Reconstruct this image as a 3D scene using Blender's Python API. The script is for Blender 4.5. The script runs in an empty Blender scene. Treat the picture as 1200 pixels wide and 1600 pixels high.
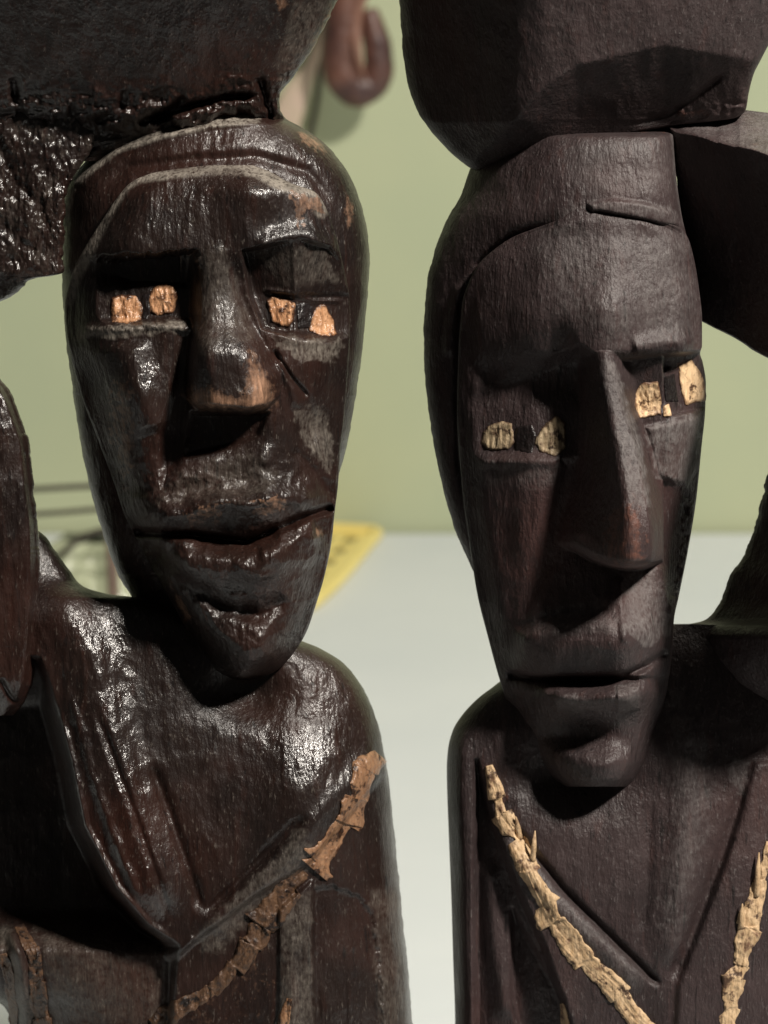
import bpy, math, random
import numpy as np
from mathutils import Vector, Matrix

# ------------------------------------------------------------------ camera, world, lights, exposure
S = 1e-4                       # metres per photograph pixel at the figures
FPX = 4500.0                   # focal length in photograph pixels
D = 0.45                       # camera to figures
PITCH = math.radians(12.0)     # camera looks slightly down
CAMH = 0.26                    # camera height above the table
CAM = np.array([0.0, -D, CAMH])
AX = np.array([0.0, math.cos(PITCH), -math.sin(PITCH)])
UP = np.array([0.0, math.sin(PITCH), math.cos(PITCH)])
RT = np.array([1.0, 0.0, 0.0])
scene = bpy.context.scene
col = scene.collection

cd = bpy.data.cameras.new('camera')
cam = bpy.data.objects.new('camera', cd); col.objects.link(cam)
cam.location = CAM
cam.rotation_euler = (math.radians(90) - PITCH, 0, 0)
cd.sensor_fit = 'VERTICAL'; cd.sensor_height = 24.0
cd.lens = 24.0 * FPX / 1600.0
cd.clip_start = 0.01; cd.clip_end = 50
cd.dof.use_dof = True
cd.dof.focus_distance = D - 0.012
cd.dof.aperture_fstop = 67.5 / 2.8
scene.camera = cam

world = bpy.data.worlds.new('World'); scene.world = world
world.use_nodes = True
bg = world.node_tree.nodes['Background']
bg.inputs[0].default_value = (1.0, 0.93, 0.84, 1)
bg.inputs[1].default_value = 0.030

def area(name, loc, target, size, power, colour):
    ld = bpy.data.lights.new(name, 'AREA'); ld.shape = 'DISK'; ld.size = size
    ld.energy = power; ld.color = colour
    o = bpy.data.objects.new(name, ld); col.objects.link(o)
    o.location = loc
    o.rotation_euler = (Vector(target) - Vector(loc)).to_track_quat('-Z', 'Y').to_euler()
    return o
area('key_lamp', (0.40, -0.46, 0.74), (0, 0, 0.22), 0.085, 13.6, (1.0, 0.93, 0.84))
area('background_fill', (0.55, 0.30, 1.15), (0.1, 0.75, 0.15), 0.4, 6.3, (1.0, 0.94, 0.82))  # added unseen fill that brightens the wall and table

scene.view_settings.view_transform = 'Standard'
scene.view_settings.look = 'None'
scene.view_settings.exposure = 0.0
scene.view_settings.gamma = 1.0

# ------------------------------------------------------------------ geometry helpers
def world_pt(px, py, d):
    """photo pixel + depth d (in 0.1 mm towards the viewer from the figures' plane) -> world"""
    px = np.asarray(px, float); py = np.asarray(py, float); d = np.asarray(d, float)
    dx = (px - 600) / FPX; dy = (800 - py) / FPX
    dirv = AX + dx[..., None] * RT + dy[..., None] * UP
    t = (-d * S - CAM[1]) / dirv[..., 1]
    return CAM + dirv * t[..., None]

def ray_y(px, py, Y):
    w = world_pt(np.array(float(px)), np.array(float(py)), np.array(-Y / S)); return Vector(w)
def ray_table(px, py, z=0.0):
    dv = AX + (px - 600) / FPX * RT + (800 - py) / FPX * UP
    t = (z - CAM[2]) / dv[2]
    return Vector(CAM + dv * t)

def smooth(t):
    t = np.clip(t, 0, 1); return t * t * (3 - 2 * t)

def hash2(ix, iy, seed):
    v = np.sin(ix * 127.1 + iy * 311.7 + seed * 74.7) * 43758.5453
    return v - np.floor(v)
def vnoise(x, y, seed=0):
    ix = np.floor(x); iy = np.floor(y); fx = x - ix; fy = y - iy
    fx = fx * fx * (3 - 2 * fx); fy = fy * fy * (3 - 2 * fy)
    a = hash2(ix, iy, seed); b = hash2(ix + 1, iy, seed); c = hash2(ix, iy + 1, seed); e = hash2(ix + 1, iy + 1, seed)
    return (a + (b - a) * fx) * (1 - fy) + (c + (e - c) * fx) * fy - 0.5
def fbm(x, y, seed=0, o=4):
    s = 0; a = 1.0
    for k in range(o):
        s = s + a * vnoise(x * 2 ** k + 7.3 * k, y * 2 ** k, seed + k); a *= 0.5
    return s
def scoops(x, y, cx, cy, seed=0):
    """squared distance to jittered cell centres: shallow gouge marks that meet in ridges"""
    u = x / cx; v = y / cy
    ix = np.floor(u); iy = np.floor(v); best = np.full(np.shape(u), 9.0)
    for a in (-1, 0, 1):
        for b in (-1, 0, 1):
            qx = ix + a; qy = iy + b
            px = qx + 0.15 + 0.7 * hash2(qx, qy, seed); py = qy + 0.15 + 0.7 * hash2(qx, qy, seed + 9)
            best = np.minimum(best, (u - px) ** 2 + (v - py) ** 2)
    return best

def poly_sd(X, Y, poly):
    """signed distance, positive inside"""
    P = np.array(poly, float); n = len(P)
    dm = np.full(X.shape, 1e9); ins = np.zeros(X.shape, bool)
    for i in range(n):
        ax, ay = P[i]; bx, by = P[(i + 1) % n]
        ex, ey = bx - ax, by - ay
        t = np.clip(((X - ax) * ex + (Y - ay) * ey) / (ex * ex + ey * ey + 1e-9), 0, 1)
        dm = np.minimum(dm, np.hypot(X - ax - t * ex, Y - ay - t * ey))
        if ay != by:
            c = ((ay > Y) != (by > Y)) & (X < (bx - ax) * (Y - ay) / (by - ay) + ax)
            ins ^= c
    return np.where(ins, dm, -dm)
def line_d(X, Y, pts):
    """distance to polyline, side (+ = left of travel on screen with y down), fraction along"""
    P = np.array(pts, float); L = np.hypot(*(P[1:] - P[:-1]).T); T = np.concatenate([[0], np.cumsum(L)]); tot = T[-1]
    dm = np.full(X.shape, 1e9); sd = np.zeros(X.shape); tt = np.zeros(X.shape)
    for i in range(len(P) - 1):
        ax, ay = P[i]; ex, ey = P[i + 1] - P[i]
        t = np.clip(((X - ax) * ex + (Y - ay) * ey) / (ex * ex + ey * ey + 1e-9), 0, 1)
        d = np.hypot(X - ax - t * ex, Y - ay - t * ey)
        s = (X - ax) * ey - (Y - ay) * ex
        m = d < dm
        dm = np.where(m, d, dm); sd = np.where(m, s, sd); tt = np.where(m, (T[i] + t * L[i]) / tot, tt)
    return dm, np.sign(sd), tt
def mask(X, Y, poly, w=6.0, jag=0.0, seed=1):
    if jag: 
        X = X + jag * fbm(X / 9, Y / 9, seed, 3); Y = Y + jag * fbm(X / 9, Y / 9, seed + 5, 3)
    return smooth(poly_sd(X, Y, poly) / w + 0.5)
def ridge(X, Y, pts, h, wl, wr=None, ends=0.12):
    """raised (h>0) or cut (h<0) line"""
    wr = wr or wl
    d, s, t = line_d(X, Y, pts)
    w = np.where(s > 0, wl, wr)
    e = smooth(np.minimum(t, 1 - t) / ends) if ends else 1.0
    return h * np.exp(-(d / w) ** 2) * e
def blob(X, Y, cx, cy, rx, ry, h, rot=0.0):
    c, s = math.cos(math.radians(rot)), math.sin(math.radians(rot))
    u = ((X - cx) * c + (Y - cy) * s) / rx; v = (-(X - cx) * s + (Y - cy) * c) / ry
    return h * np.exp(-(u * u + v * v))

def pchip(xk, yk, x):
    xk = np.asarray(xk, float); yk = np.asarray(yk, float)
    h = np.diff(xk); dl = np.diff(yk) / h
    m = np.zeros(len(xk)); m[0] = dl[0]; m[-1] = dl[-1]
    for i in range(1, len(xk) - 1):
        if dl[i - 1] * dl[i] > 0:
            w1 = 2 * h[i] + h[i - 1]; w2 = h[i] + 2 * h[i - 1]
            m[i] = (w1 + w2) / (w1 / dl[i - 1] + w2 / dl[i])
    x = np.clip(x, xk[0], xk[-1])
    i = np.clip(np.searchsorted(xk, x) - 1, 0, len(xk) - 2)
    t = (x - xk[i]) / h[i]
    return ((1 + 2 * t) * (1 - t) ** 2 * yk[i] + t * (1 - t) ** 2 * h[i] * m[i]
            + t * t * (3 - 2 * t) * yk[i + 1] + t * t * (t - 1) * h[i] * m[i + 1])

class Stations:
    """carved form from cross-sections: {y: ([x...],[depth...])} -> depth(X, Y)"""
    def __init__(s, rows):
        ys = sorted(rows); s.ys = np.array(ys, float)
        s.xs = np.array([rows[y][0] for y in ys], float); s.ds = np.array([rows[y][1] for y in ys], float)
    def __call__(s, X, Y):
        n = s.xs.shape[1]
        xc = [pchip(s.ys, s.xs[:, k], Y) for k in range(n)]
        dc = [pchip(s.ys, s.ds[:, k], Y) for k in range(n)]
        out = dc[0].copy()
        for k in range(n - 1):
            t = np.clip((X - xc[k]) / np.maximum(xc[k + 1] - xc[k], 1e-3), 0, 1)
            out = np.where(X >= xc[k], dc[k] + (dc[k + 1] - dc[k]) * t, out)
        return out

def soft(st, X, Y, r):
    return sum(w * st(X + o * r, Y) for o, w in ((-1, .12), (-.6, .2), (-.2, .18), (.2, .18), (.6, .2), (1, .12)))
def smax(a, b, k=6.0):
    h = np.clip(0.5 + 0.5 * (a - b) / k, 0, 1)
    return b + (a - b) * h + k * h * (1 - h)

def blur(F, r):
    if r <= 0: return F
    n = int(3 * r) + 1
    k = np.exp(-0.5 * (np.arange(-n, n + 1) / r) ** 2); k /= k.sum()
    G = np.pad(F, ((n, n), (0, 0)), mode='edge')
    F = sum(k[i] * G[i:i + F.shape[0]] for i in range(2 * n + 1))
    G = np.pad(F, ((0, 0), (n, n)), mode='edge')
    return sum(k[i] * G[:, i:i + F.shape[1]] for i in range(2 * n + 1))

def add_mesh(name, V, F, mat, parent=None, attrs=None, smooth_shade=True):
    me = bpy.data.meshes.new(name)
    V = np.asarray(V, np.float32)
    F = np.asarray(F, np.int32)
    me.vertices.add(len(V)); me.vertices.foreach_set('co', V.ravel())
    me.loops.add(F.size); me.loops.foreach_set('vertex_index', F.ravel())
    me.polygons.add(len(F))
    me.polygons.foreach_set('loop_start', np.arange(0, F.size, F.shape[1], dtype=np.int32))
    me.polygons.foreach_set('use_smooth', np.full(len(F), smooth_shade))
    me.update(calc_edges=True); me.validate()
    if attrs:
        for an, arr in attrs.items():
            a = me.attributes.new(an, 'FLOAT', 'POINT'); a.data.foreach_set('value', np.asarray(arr, np.float32).ravel())
    me.materials.append(mat)
    o = bpy.data.objects.new(name, me); col.objects.link(o)
    if parent: 
        o.parent = parent; o.matrix_parent_inverse = Matrix.Translation(parent.location).inverted()
    return o

def grid_faces(nr, nc, wrap=False):
    i = np.arange(nr - 1)[:, None]; j = np.arange(nc if wrap else nc - 1)[None, :]
    a = i * nc + j; b = i * nc + (j + 1) % nc
    return np.stack([a, b, b + nc, a + nc], -1).reshape(-1, 4)

def loft(name, y0, y1, Lk, Rk, field, back, mat, parent, nr=400, nf=360, blur_r=0.8, edge_round=10.0,
         wear=None, jagL=0.0, jagR=0.0, seed=1, capt=True):
    """closed carved solid: rows down the picture, outline Lk/Rk {y:x}, front relief field(X,Y), rounded back of depth `back`"""
    ys = np.linspace(y0, y1, nr)
    L = pchip(sorted(Lk), [Lk[k] for k in sorted(Lk)], ys); R = pchip(sorted(Rk), [Rk[k] for k in sorted(Rk)], ys)
    L = L + jagL * fbm(ys / 14, ys * 0, seed, 4); R = R + jagR * fbm(ys / 14, ys * 0 + 3, seed + 2, 4)
    e = (1 - np.cos(np.linspace(0, math.pi, nf))) / 2
    u = 0.55 * e + 0.45 * np.linspace(0, 1, nf)
    X = L[:, None] + (R - L)[:, None] * u[None, :]
    Y = np.repeat(ys[:, None], nf, 1)
    Z = field(X, Y)
    Z = blur(Z, blur_r)
    # rounding into the silhouette
    dl = np.minimum(X - L[:, None], R[:, None] - X)
    er = min(edge_round, 1e9)
    k = np.clip(dl / er, 0, 1)
    Z = Z - er * (1 - np.sqrt(1 - (1 - k) ** 2))
    nb = 40
    th = np.linspace(0, math.pi, nb + 2)[1:-1]
    cx = (L + R) / 2; hw = (R - L) / 2
    Xb = cx[:, None] + hw[:, None] * np.cos(th)[None, :]
    zr = Z[:, -1][:, None]; zl = Z[:, 0][:, None]; m = (th / math.pi)[None, :]
    if callable(back): bk = back(ys)[:, None]
    else: bk = back
    Zb = zr * (1 - m) + zl * m - (np.minimum(zr, zl) + bk) * np.sin(th)[None, :] ** 0.7
    XX = np.concatenate([X, Xb], 1); ZZ = np.concatenate([Z, Zb], 1); YY = np.repeat(ys[:, None], nf + nb, 1)
    V = world_pt(XX, YY, ZZ).reshape(-1, 3)
    nc = nf + nb
    F = grid_faces(nr, nc, True)
    # end caps
    c0 = V[:nc].mean(0); c1 = V[-nc:].mean(0)
    n = len(V); V = np.concatenate([V, [c0, c1]])
    j = np.arange(nc); jn = (j + 1) % nc
    top = np.stack([jn, j, np.full(nc, n), np.full(nc, n)], -1)
    bot = np.stack([(nr - 1) * nc + j, (nr - 1) * nc + jn, np.full(nc, n + 1), np.full(nc, n + 1)], -1)
    attrs = {}
    w = wear(XX, YY) if wear else {}
    for kx in ('worn', 'dust_and_lit', 'gloss'):
        a = w.get(kx, np.zeros(XX.shape)); attrs[kx] = np.concatenate([np.broadcast_to(a, XX.shape).ravel(), [0, 0]])
    me_faces = F
    o = add_mesh(name, V, me_faces, mat, parent, attrs)
    # caps as triangles in the same mesh
    import bmesh
    bm = bmesh.new(); bm.from_mesh(o.data); bm.verts.ensure_lookup_table()
    for q in range(nc):
        for tri in ((int(jn[q]), int(j[q]), n), ((nr - 1) * nc + int(j[q]), (nr - 1) * nc + int(jn[q]), n + 1)):
            try: bm.faces.new([bm.verts[t] for t in tri]).smooth = False
            except ValueError: pass
    bmesh.ops.recalc_face_normals(bm, faces=bm.faces)
    bm.to_mesh(o.data); bm.free()
    return o

def tube(name, pts, mat, parent=None, sides=24, steps=20, rough=0.0, seed=1, attrs=False):
    """pts: (world Vector, radius_x, radius_y)"""
    P = np.array([list(p[0]) for p in pts]); R1 = np.array([p[1] for p in pts]); R2 = np.array([p[2] for p in pts])
    s = np.concatenate([[0], np.cumsum(np.linalg.norm(P[1:] - P[:-1], axis=1))])
    if len(pts) > 2: q = np.linspace(0, s[-1], steps)
    else: q = np.array([0, s[-1]])
    C = np.stack([pchip(s, P[:, k], q) for k in range(3)], 1); A = pchip(s, R1, q); B = pchip(s, R2, q)
    T = np.gradient(C, axis=0); T /= np.linalg.norm(T, axis=1)[:, None] + 1e-12
    ref = np.array([0, 1.0, 0]) if abs(T[:, 1]).max() < 0.9 else np.array([0, 0, 1.0])
    N = np.cross(T, ref); N /= np.linalg.norm(N, axis=1)[:, None]; Bn = np.cross(N, T)
    th = np.linspace(0, 2 * math.pi, sides, endpoint=False)
    rr = 1 + rough * fbm(np.arange(len(q))[:, None] / 2.0 + 0 * th, np.cos(th)[None, :] * 3 + 5 + np.sin(th)[None, :] * 2, seed)
    V = (C[:, None, :] + N[:, None, :] * (A[:, None] * np.cos(th) * rr)[..., None] + Bn[:, None, :] * (B[:, None] * np.sin(th) * rr)[..., None]).reshape(-1, 3)
    n = len(q)
    F = grid_faces(n, sides, True)
    V = np.concatenate([V, [C[0] - T[0] * A[0] * 0.3, C[-1] + T[-1] * A[-1] * 0.3]])
    j = np.arange(sides); jn = (j + 1) % sides
    tri = [(int(jn[k]), int(j[k]), n * sides) for k in range(sides)] + [((n - 1) * sides + int(j[k]), (n - 1) * sides + int(jn[k]), n * sides + 1) for k in range(sides)]
    me = bpy.data.meshes.new(name)
    me.from_pydata(V.tolist(), [], [tuple(int(v) for v in f) for f in F] + tri); me.update()
    for p in me.polygons: p.use_smooth = True
    me.materials.append(mat)
    o = bpy.data.objects.new(name, me); col.objects.link(o)
    if parent: o.parent = parent; o.matrix_parent_inverse = Matrix.Translation(parent.location).inverted()
    return o

def inlay(name, outline, field, h, mat, parent, seed=1, rough=2.0):
    """a thick chip of wood let into the carving: outline in the carving's own face, dome height h"""
    P = np.array(outline, float); n = len(P)
    pts = []
    for i in range(n):
        a, b = P[i], P[(i + 1) % n]
        m = max(2, int(np.hypot(*(b - a)) / 2))
        for k in range(m): pts.append(a + (b - a) * k / m)
    P = np.array(pts)
    P = (np.roll(P, 1, 0) + 2 * P + np.roll(P, -1, 0)) / 4
    c = P.mean(0)
    dirs = P - c
    jag = 1 + 0.07 * fbm(np.arange(len(P)) / 3.0, np.zeros(len(P)), seed)
    dirs = dirs * jag[:, None]
    rs = [1.02, 1.0, 0.96, 0.9, 0.82, 0.73, 0.64, 0.55, 0.46, 0.37, 0.28, 0.19, 0.1, 0.02]
    VX, VY, VZ, VR = [], [], [], []
    for q, r in enumerate(rs):
        x = c[0] + dirs[:, 0] * r; y = c[1] + dirs[:, 1] * r
        z = field(x, y)
        up = -12.0 if q == 0 else h * (0.05 + 0.35 * min(1, (1 - r) / 0.12) + 0.1 * (1 - r))
        z = z + up + (0 if q == 0 else rough * 0.9) * fbm(x / 3.2, y / 11, seed, 4)
        VR.append(np.full(len(P), r ** 3))
        VX.append(x); VY.append(y); VZ.append(z)
    X = np.array(VX); Y = np.array(VY); Z = np.array(VZ)
    V = world_pt(X, Y, Z).reshape(-1, 3)
    F = grid_faces(len(rs), len(P), True)
    o = add_mesh(name, V, F, mat, parent, {'rim': np.array(VR).ravel()})
    return o

def ribbon(name, pts, field, h, mat, parent, seed=1, jag=0.3, rough=3.0, nl=320, nw=40, seg=44.0, segh=5.5):
    """broken band of bare wood lying along a carved edge; pts = (x, y, half-width)"""
    P = np.array(pts, float)
    s = np.concatenate([[0], np.cumsum(np.hypot(*(P[1:, :2] - P[:-1, :2]).T))])
    q = np.linspace(0, s[-1], nl)
    cx = pchip(s, P[:, 0], q); cy = pchip(s, P[:, 1], q); hw = pchip(s, P[:, 2], q)
    tx = np.gradient(cx); ty = np.gradient(cy); ln = np.hypot(tx, ty); nx, ny = -ty / ln, tx / ln
    rg = np.random.RandomState(seed * 7 + 1)
    ed = [0.0]
    while ed[-1] < s[-1] + 60: ed.append(ed[-1] + seg * rg.uniform(0.35, 1.9))
    ed = np.array(ed); ci = np.clip(np.searchsorted(ed, q, side='right') - 1, 0, len(ed) - 2)
    fr = (q - ed[ci]) / (ed[ci + 1] - ed[ci])
    ra = rg.uniform(-1, 1, (5, len(ed)))
    wl = hw * (1 + jag * (0.5 * ra[0][ci] + ra[1][ci] * (fr - 0.5)) + 0.34 * fbm(q / 18, q * 0, seed + 3, 3))
    wr = hw * (1 + jag * (0.5 * ra[2][ci] + ra[3][ci] * (fr - 0.5)) + 0.36 * fbm(q / 15, q * 0, seed + 7, 3))
    u = np.linspace(-1, 1, nw)
    off = np.where(u[None, :] < 0, u[None, :] * wl[:, None], u[None, :] * wr[:, None])
    X = cx[:, None] + nx[:, None] * off; Y = cy[:, None] + ny[:, None] * off
    Q = np.repeat(q[:, None], nw, 1)
    prof = (1 - np.abs(u) ** 6)[None, :]
    shift = ra[4][ci][:, None] * 9 * u[None, :]
    Qs = Q + shift
    ci2 = np.clip(np.searchsorted(ed, Qs, side='right') - 1, 0, len(ed) - 2)
    fr2 = (Qs - ed[ci2]) / (ed[ci2 + 1] - ed[ci2])
    Z = field(X, Y) + h * 0.6 * prof + segh * prof * (ra[0][ci2] * 0.5 + ra[3][ci2] * (fr2 - 0.5)) + rough * 0.8 * prof * fbm(X / 8, Y / 11, seed, 3)
    Z = Z + 1.3 * prof * fbm(off / 2.6 + Q / 60, Q / 40, seed + 4, 3)
    Z[:, 0] -= 10; Z[:, -1] -= 10; Z[0] -= 12; Z[-1] -= 12
    V = world_pt(X, Y, Z).reshape(-1, 3)
    return add_mesh(name, V, grid_faces(nl, nw), mat, parent)

# ------------------------------------------------------------------ materials
def nodes(name):
    m = bpy.data.materials.new(name); m.use_nodes = True
    nt = m.node_tree; nt.nodes.clear()
    out = nt.nodes.new('ShaderNodeOutputMaterial'); b = nt.nodes.new('ShaderNodeBsdfPrincipled')
    nt.links.new(b.outputs[0], out.inputs[0])
    return m, nt, b
def N(nt, t, **kw):
    n = nt.nodes.new(t)
    for k, v in kw.items():
        if k.startswith('i_'): n.inputs[k[2:].replace('_', ' ')].default_value = v
        else: setattr(n, k, v)
    return n
def mixc(nt, fac, a, b):
    n = nt.nodes.new('ShaderNodeMix'); n.data_type = 'RGBA'
    for idx, v in ((0, fac), (6, a), (7, b)):
        if isinstance(v, (int, float)): n.inputs[idx].default_value = v
        elif isinstance(v, tuple): n.inputs[idx].default_value = (*v, 1)
        else: nt.links.new(v, n.inputs[idx])
    return n.outputs[2]
def mth(nt, op, a, b=None, clamp=False):
    n = nt.nodes.new('ShaderNodeMath'); n.operation = op; n.use_clamp = clamp
    for idx, v in ((0, a), (1, b)):
        if v is None: continue
        if isinstance(v, (int, float)): n.inputs[idx].default_value = v
        else: nt.links.new(v, n.inputs[idx])
    return n.outputs[0]
def ramp(nt, src, a, b):
    n = nt.nodes.new('ShaderNodeMapRange'); n.inputs[1].default_value = a; n.inputs[2].default_value = b
    nt.links.new(src, n.inputs[0]); return n.outputs[0]
def noise(nt, vec, scale, detail=4, rough=0.55, stretch=None):
    if stretch:
        mp = nt.nodes.new('ShaderNodeMapping'); mp.inputs['Scale'].default_value = stretch
        nt.links.new(vec, mp.inputs[0]); vec = mp.outputs[0]
    n = nt.nodes.new('ShaderNodeTexNoise'); n.inputs['Scale'].default_value = scale
    n.inputs['Detail'].default_value = detail; n.inputs['Roughness'].default_value = rough
    nt.links.new(vec, n.inputs['Vector']); return n.outputs[0]

def carved_wood(name, dark, mid, red, tan, dust_and_lit, r0, r1, spec, coat, coat_r, relief, spark, gr=1.0):
    m, nt, b = nodes(name)
    geo = N(nt, 'ShaderNodeNewGeometry').outputs['Position']
    at = lambda a: N(nt, 'ShaderNodeAttribute', attribute_name=a).outputs['Fac']
    worn, dst, gl = at('worn'), at('dust_and_lit'), at('gloss')
    big = noise(nt, geo, 60, 5, 0.6)
    fine = noise(nt, geo, 900, 4, 0.65)
    patchy = ramp(nt, noise(nt, geo, 90, 3, 0.6), 0.35, 0.65)
    grain = noise(nt, geo, 1500, 3, 0.6, (1, 1, 0.12))
    speck = noise(nt, geo, 2600, 3, 0.6, (1, 1, 0.30))
    streak = noise(nt, geo, 500, 4, 0.65, (1, 1, 0.10))
    c = mixc(nt, ramp(nt, big, 0.35, 0.7), dark, mid)
    c = mixc(nt, mth(nt, 'MULTIPLY', ramp(nt, noise(nt, geo, 35, 3), 0.5, 0.72), 0.8), c, red)
    c = mixc(nt, mth(nt, 'MULTIPLY', ramp(nt, grain, 0.5, 0.75), 0.6), c, mid)
    c = mixc(nt, mth(nt, 'MULTIPLY', ramp(nt, streak, 0.56, 0.74), 0.5), c, red)
    c = mixc(nt, mth(nt, 'MULTIPLY', ramp(nt, speck, 0.61, 0.71), 0.38 if coat == 0 else 0.24), c, dust_and_lit)
    c = mixc(nt, mth(nt, 'MULTIPLY', ramp(nt, noise(nt, geo, 1100, 2, 0.5, (1, 1, 0.09)), 0.64, 0.72), 0.7), c, (0.004, 0.003, 0.003))
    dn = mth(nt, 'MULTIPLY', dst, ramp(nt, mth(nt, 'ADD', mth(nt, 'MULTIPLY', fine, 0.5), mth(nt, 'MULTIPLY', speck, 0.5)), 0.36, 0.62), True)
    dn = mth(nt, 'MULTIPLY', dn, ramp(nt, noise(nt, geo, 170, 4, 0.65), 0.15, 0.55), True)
    c = mixc(nt, dn, c, dust_and_lit)  # grey of dust and of lit planes, both put into the colour
    w2 = mth(nt, 'ADD', worn, mth(nt, 'MULTIPLY', mth(nt, 'SUBTRACT', fine, 0.5), 1.8))
    w2 = mth(nt, 'ADD', w2, mth(nt, 'MULTIPLY', mth(nt, 'SUBTRACT', streak, 0.5), 1.0))
    wn = mth(nt, 'MULTIPLY', ramp(nt, w2, 0.25, 1.25), ramp(nt, worn, 0.02, 0.2), True)
    tanv = mixc(nt, ramp(nt, grain, 0.35, 0.65), tan, tuple(v * 0.4 for v in tan))
    c = mixc(nt, wn, c, tanv)
    nt.links.new(c, b.inputs['Base Color'])
    r = mth(nt, 'ADD', r0, mth(nt, 'MULTIPLY', ramp(nt, noise(nt, geo, 140, 4), 0.3, 0.7), r1 - r0))
    r = mth(nt, 'ADD', r, mth(nt, 'MULTIPLY', dn, 0.3))
    r = mth(nt, 'SUBTRACT', r, mth(nt, 'MULTIPLY', gl, 0.10), True)
    nt.links.new(r, b.inputs['Roughness'])
    b.inputs['Specular IOR Level'].default_value = spec
    cw = mth(nt, 'MULTIPLY', ramp(nt, noise(nt, geo, 110, 5, 0.65), 0.34, 0.58), mth(nt, 'MULTIPLY', coat, mth(nt, 'ADD', 0.55, mth(nt, 'MULTIPLY', gl, 0.9))))
    cw = mth(nt, 'MULTIPLY', cw, mth(nt, 'SUBTRACT', 1.0, mth(nt, 'MULTIPLY', dn, 0.9)), True)
    nt.links.new(cw, b.inputs['Coat Weight']); b.inputs['Coat Roughness'].default_value = coat_r
    h = mth(nt, 'ADD', mth(nt, 'MULTIPLY', fine, mth(nt, 'ADD', 0.25, patchy)), mth(nt, 'MULTIPLY', grain, gr))
    h = mth(nt, 'ADD', h, mth(nt, 'MULTIPLY', speck, spark))
    h = mth(nt, 'ADD', h, mth(nt, 'MULTIPLY', noise(nt, geo, 260, 3, 0.6), 1.5))
    h = mth(nt, 'ADD', h, mth(nt, 'MULTIPLY', streak, 1.2 * gr))
    bp = N(nt, 'ShaderNodeBump'); bp.inputs['Strength'].default_value = 1.0; bp.inputs['Distance'].default_value = relief
    nt.links.new(h, bp.inputs['Height']); nt.links.new(bp.outputs[0], b.inputs['Normal'])
    nt.links.new(bp.outputs[0], b.inputs['Coat Normal'])
    return m

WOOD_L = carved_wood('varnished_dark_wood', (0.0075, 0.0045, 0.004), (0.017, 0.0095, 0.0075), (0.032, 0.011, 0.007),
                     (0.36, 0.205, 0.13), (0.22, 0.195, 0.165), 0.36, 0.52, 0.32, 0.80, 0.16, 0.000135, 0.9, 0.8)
WOOD_R = carved_wood('matt_dark_wood', (0.024, 0.0165, 0.0168), (0.048, 0.0325, 0.0325), (0.062, 0.029, 0.0255),
                     (0.22, 0.09, 0.06), (0.17, 0.155, 0.15), 0.40, 0.58, 0.40, 0.0, 0.3, 0.00021, 0.9, 0.55)

def bare_wood(name, a, b_, c_, rough, bump):
    m, nt, b = nodes(name)
    geo = N(nt, 'ShaderNodeNewGeometry').outputs['Position']
    g = noise(nt, geo, 1400, 4, 0.6, (1, 1, 0.18)); f = noise(nt, geo, 500, 4, 0.6)
    c = mixc(nt, ramp(nt, g, 0.35, 0.7), a, b_)
    f2 = noise(nt, geo, 330, 5, 0.7)
    c = mixc(nt, ramp(nt, f, 0.54, 0.68), c, c_)
    c = mixc(nt, ramp(nt, f2, 0.56, 0.62), c, tuple(v * 0.5 for v in c_))
    rim = N(nt, 'ShaderNodeAttribute', attribute_name='rim').outputs['Fac']
    st = mth(nt, 'ADD', rim, mth(nt, 'MULTIPLY', mth(nt, 'SUBTRACT', noise(nt, geo, 700, 4, 0.65), 0.5), 1.6))
    c = mixc(nt, ramp(nt, st, 0.45, 0.95), c, tuple(v * 0.7 for v in c_))
    nt.links.new(c, b.inputs['Base Color']); b.inputs['Roughness'].default_value = rough
    bp = N(nt, 'ShaderNodeBump'); bp.inputs['Strength'].default_value = bump; bp.inputs['Distance'].default_value = 0.0004
    nt.links.new(mth(nt, 'ADD', g, f), bp.inputs['Height']); nt.links.new(bp.outputs[0], b.inputs['Normal'])
    return m
INLAY_L = bare_wood('copper_brown_inlay', (0.54, 0.30, 0.165), (0.30, 0.14, 0.065), (0.08, 0.035, 0.02), 0.22, 0.9)
INLAY_R = bare_wood('pale_straw_inlay', (0.78, 0.56, 0.34), (0.60, 0.40, 0.22), (0.16, 0.08, 0.04), 0.55, 0.6)
INLAY_S = bare_wood('shaded_straw_inlay', (0.46, 0.36, 0.23), (0.33, 0.24, 0.14), (0.12, 0.07, 0.04), 0.6, 0.6)  # darker straw copy with the shade put into its colour
STRAP_L = bare_wood('worn_brown_edge', (0.30, 0.17, 0.095), (0.19, 0.095, 0.05), (0.05, 0.022, 0.012), 0.34, 0.7)
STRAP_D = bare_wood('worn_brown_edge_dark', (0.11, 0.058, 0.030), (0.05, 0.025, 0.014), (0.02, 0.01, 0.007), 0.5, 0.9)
STRAP_R = bare_wood('bare_straw_wood', (0.60, 0.43, 0.26), (0.40, 0.26, 0.135), (0.15, 0.08, 0.045), 0.6, 0.8)

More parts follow.
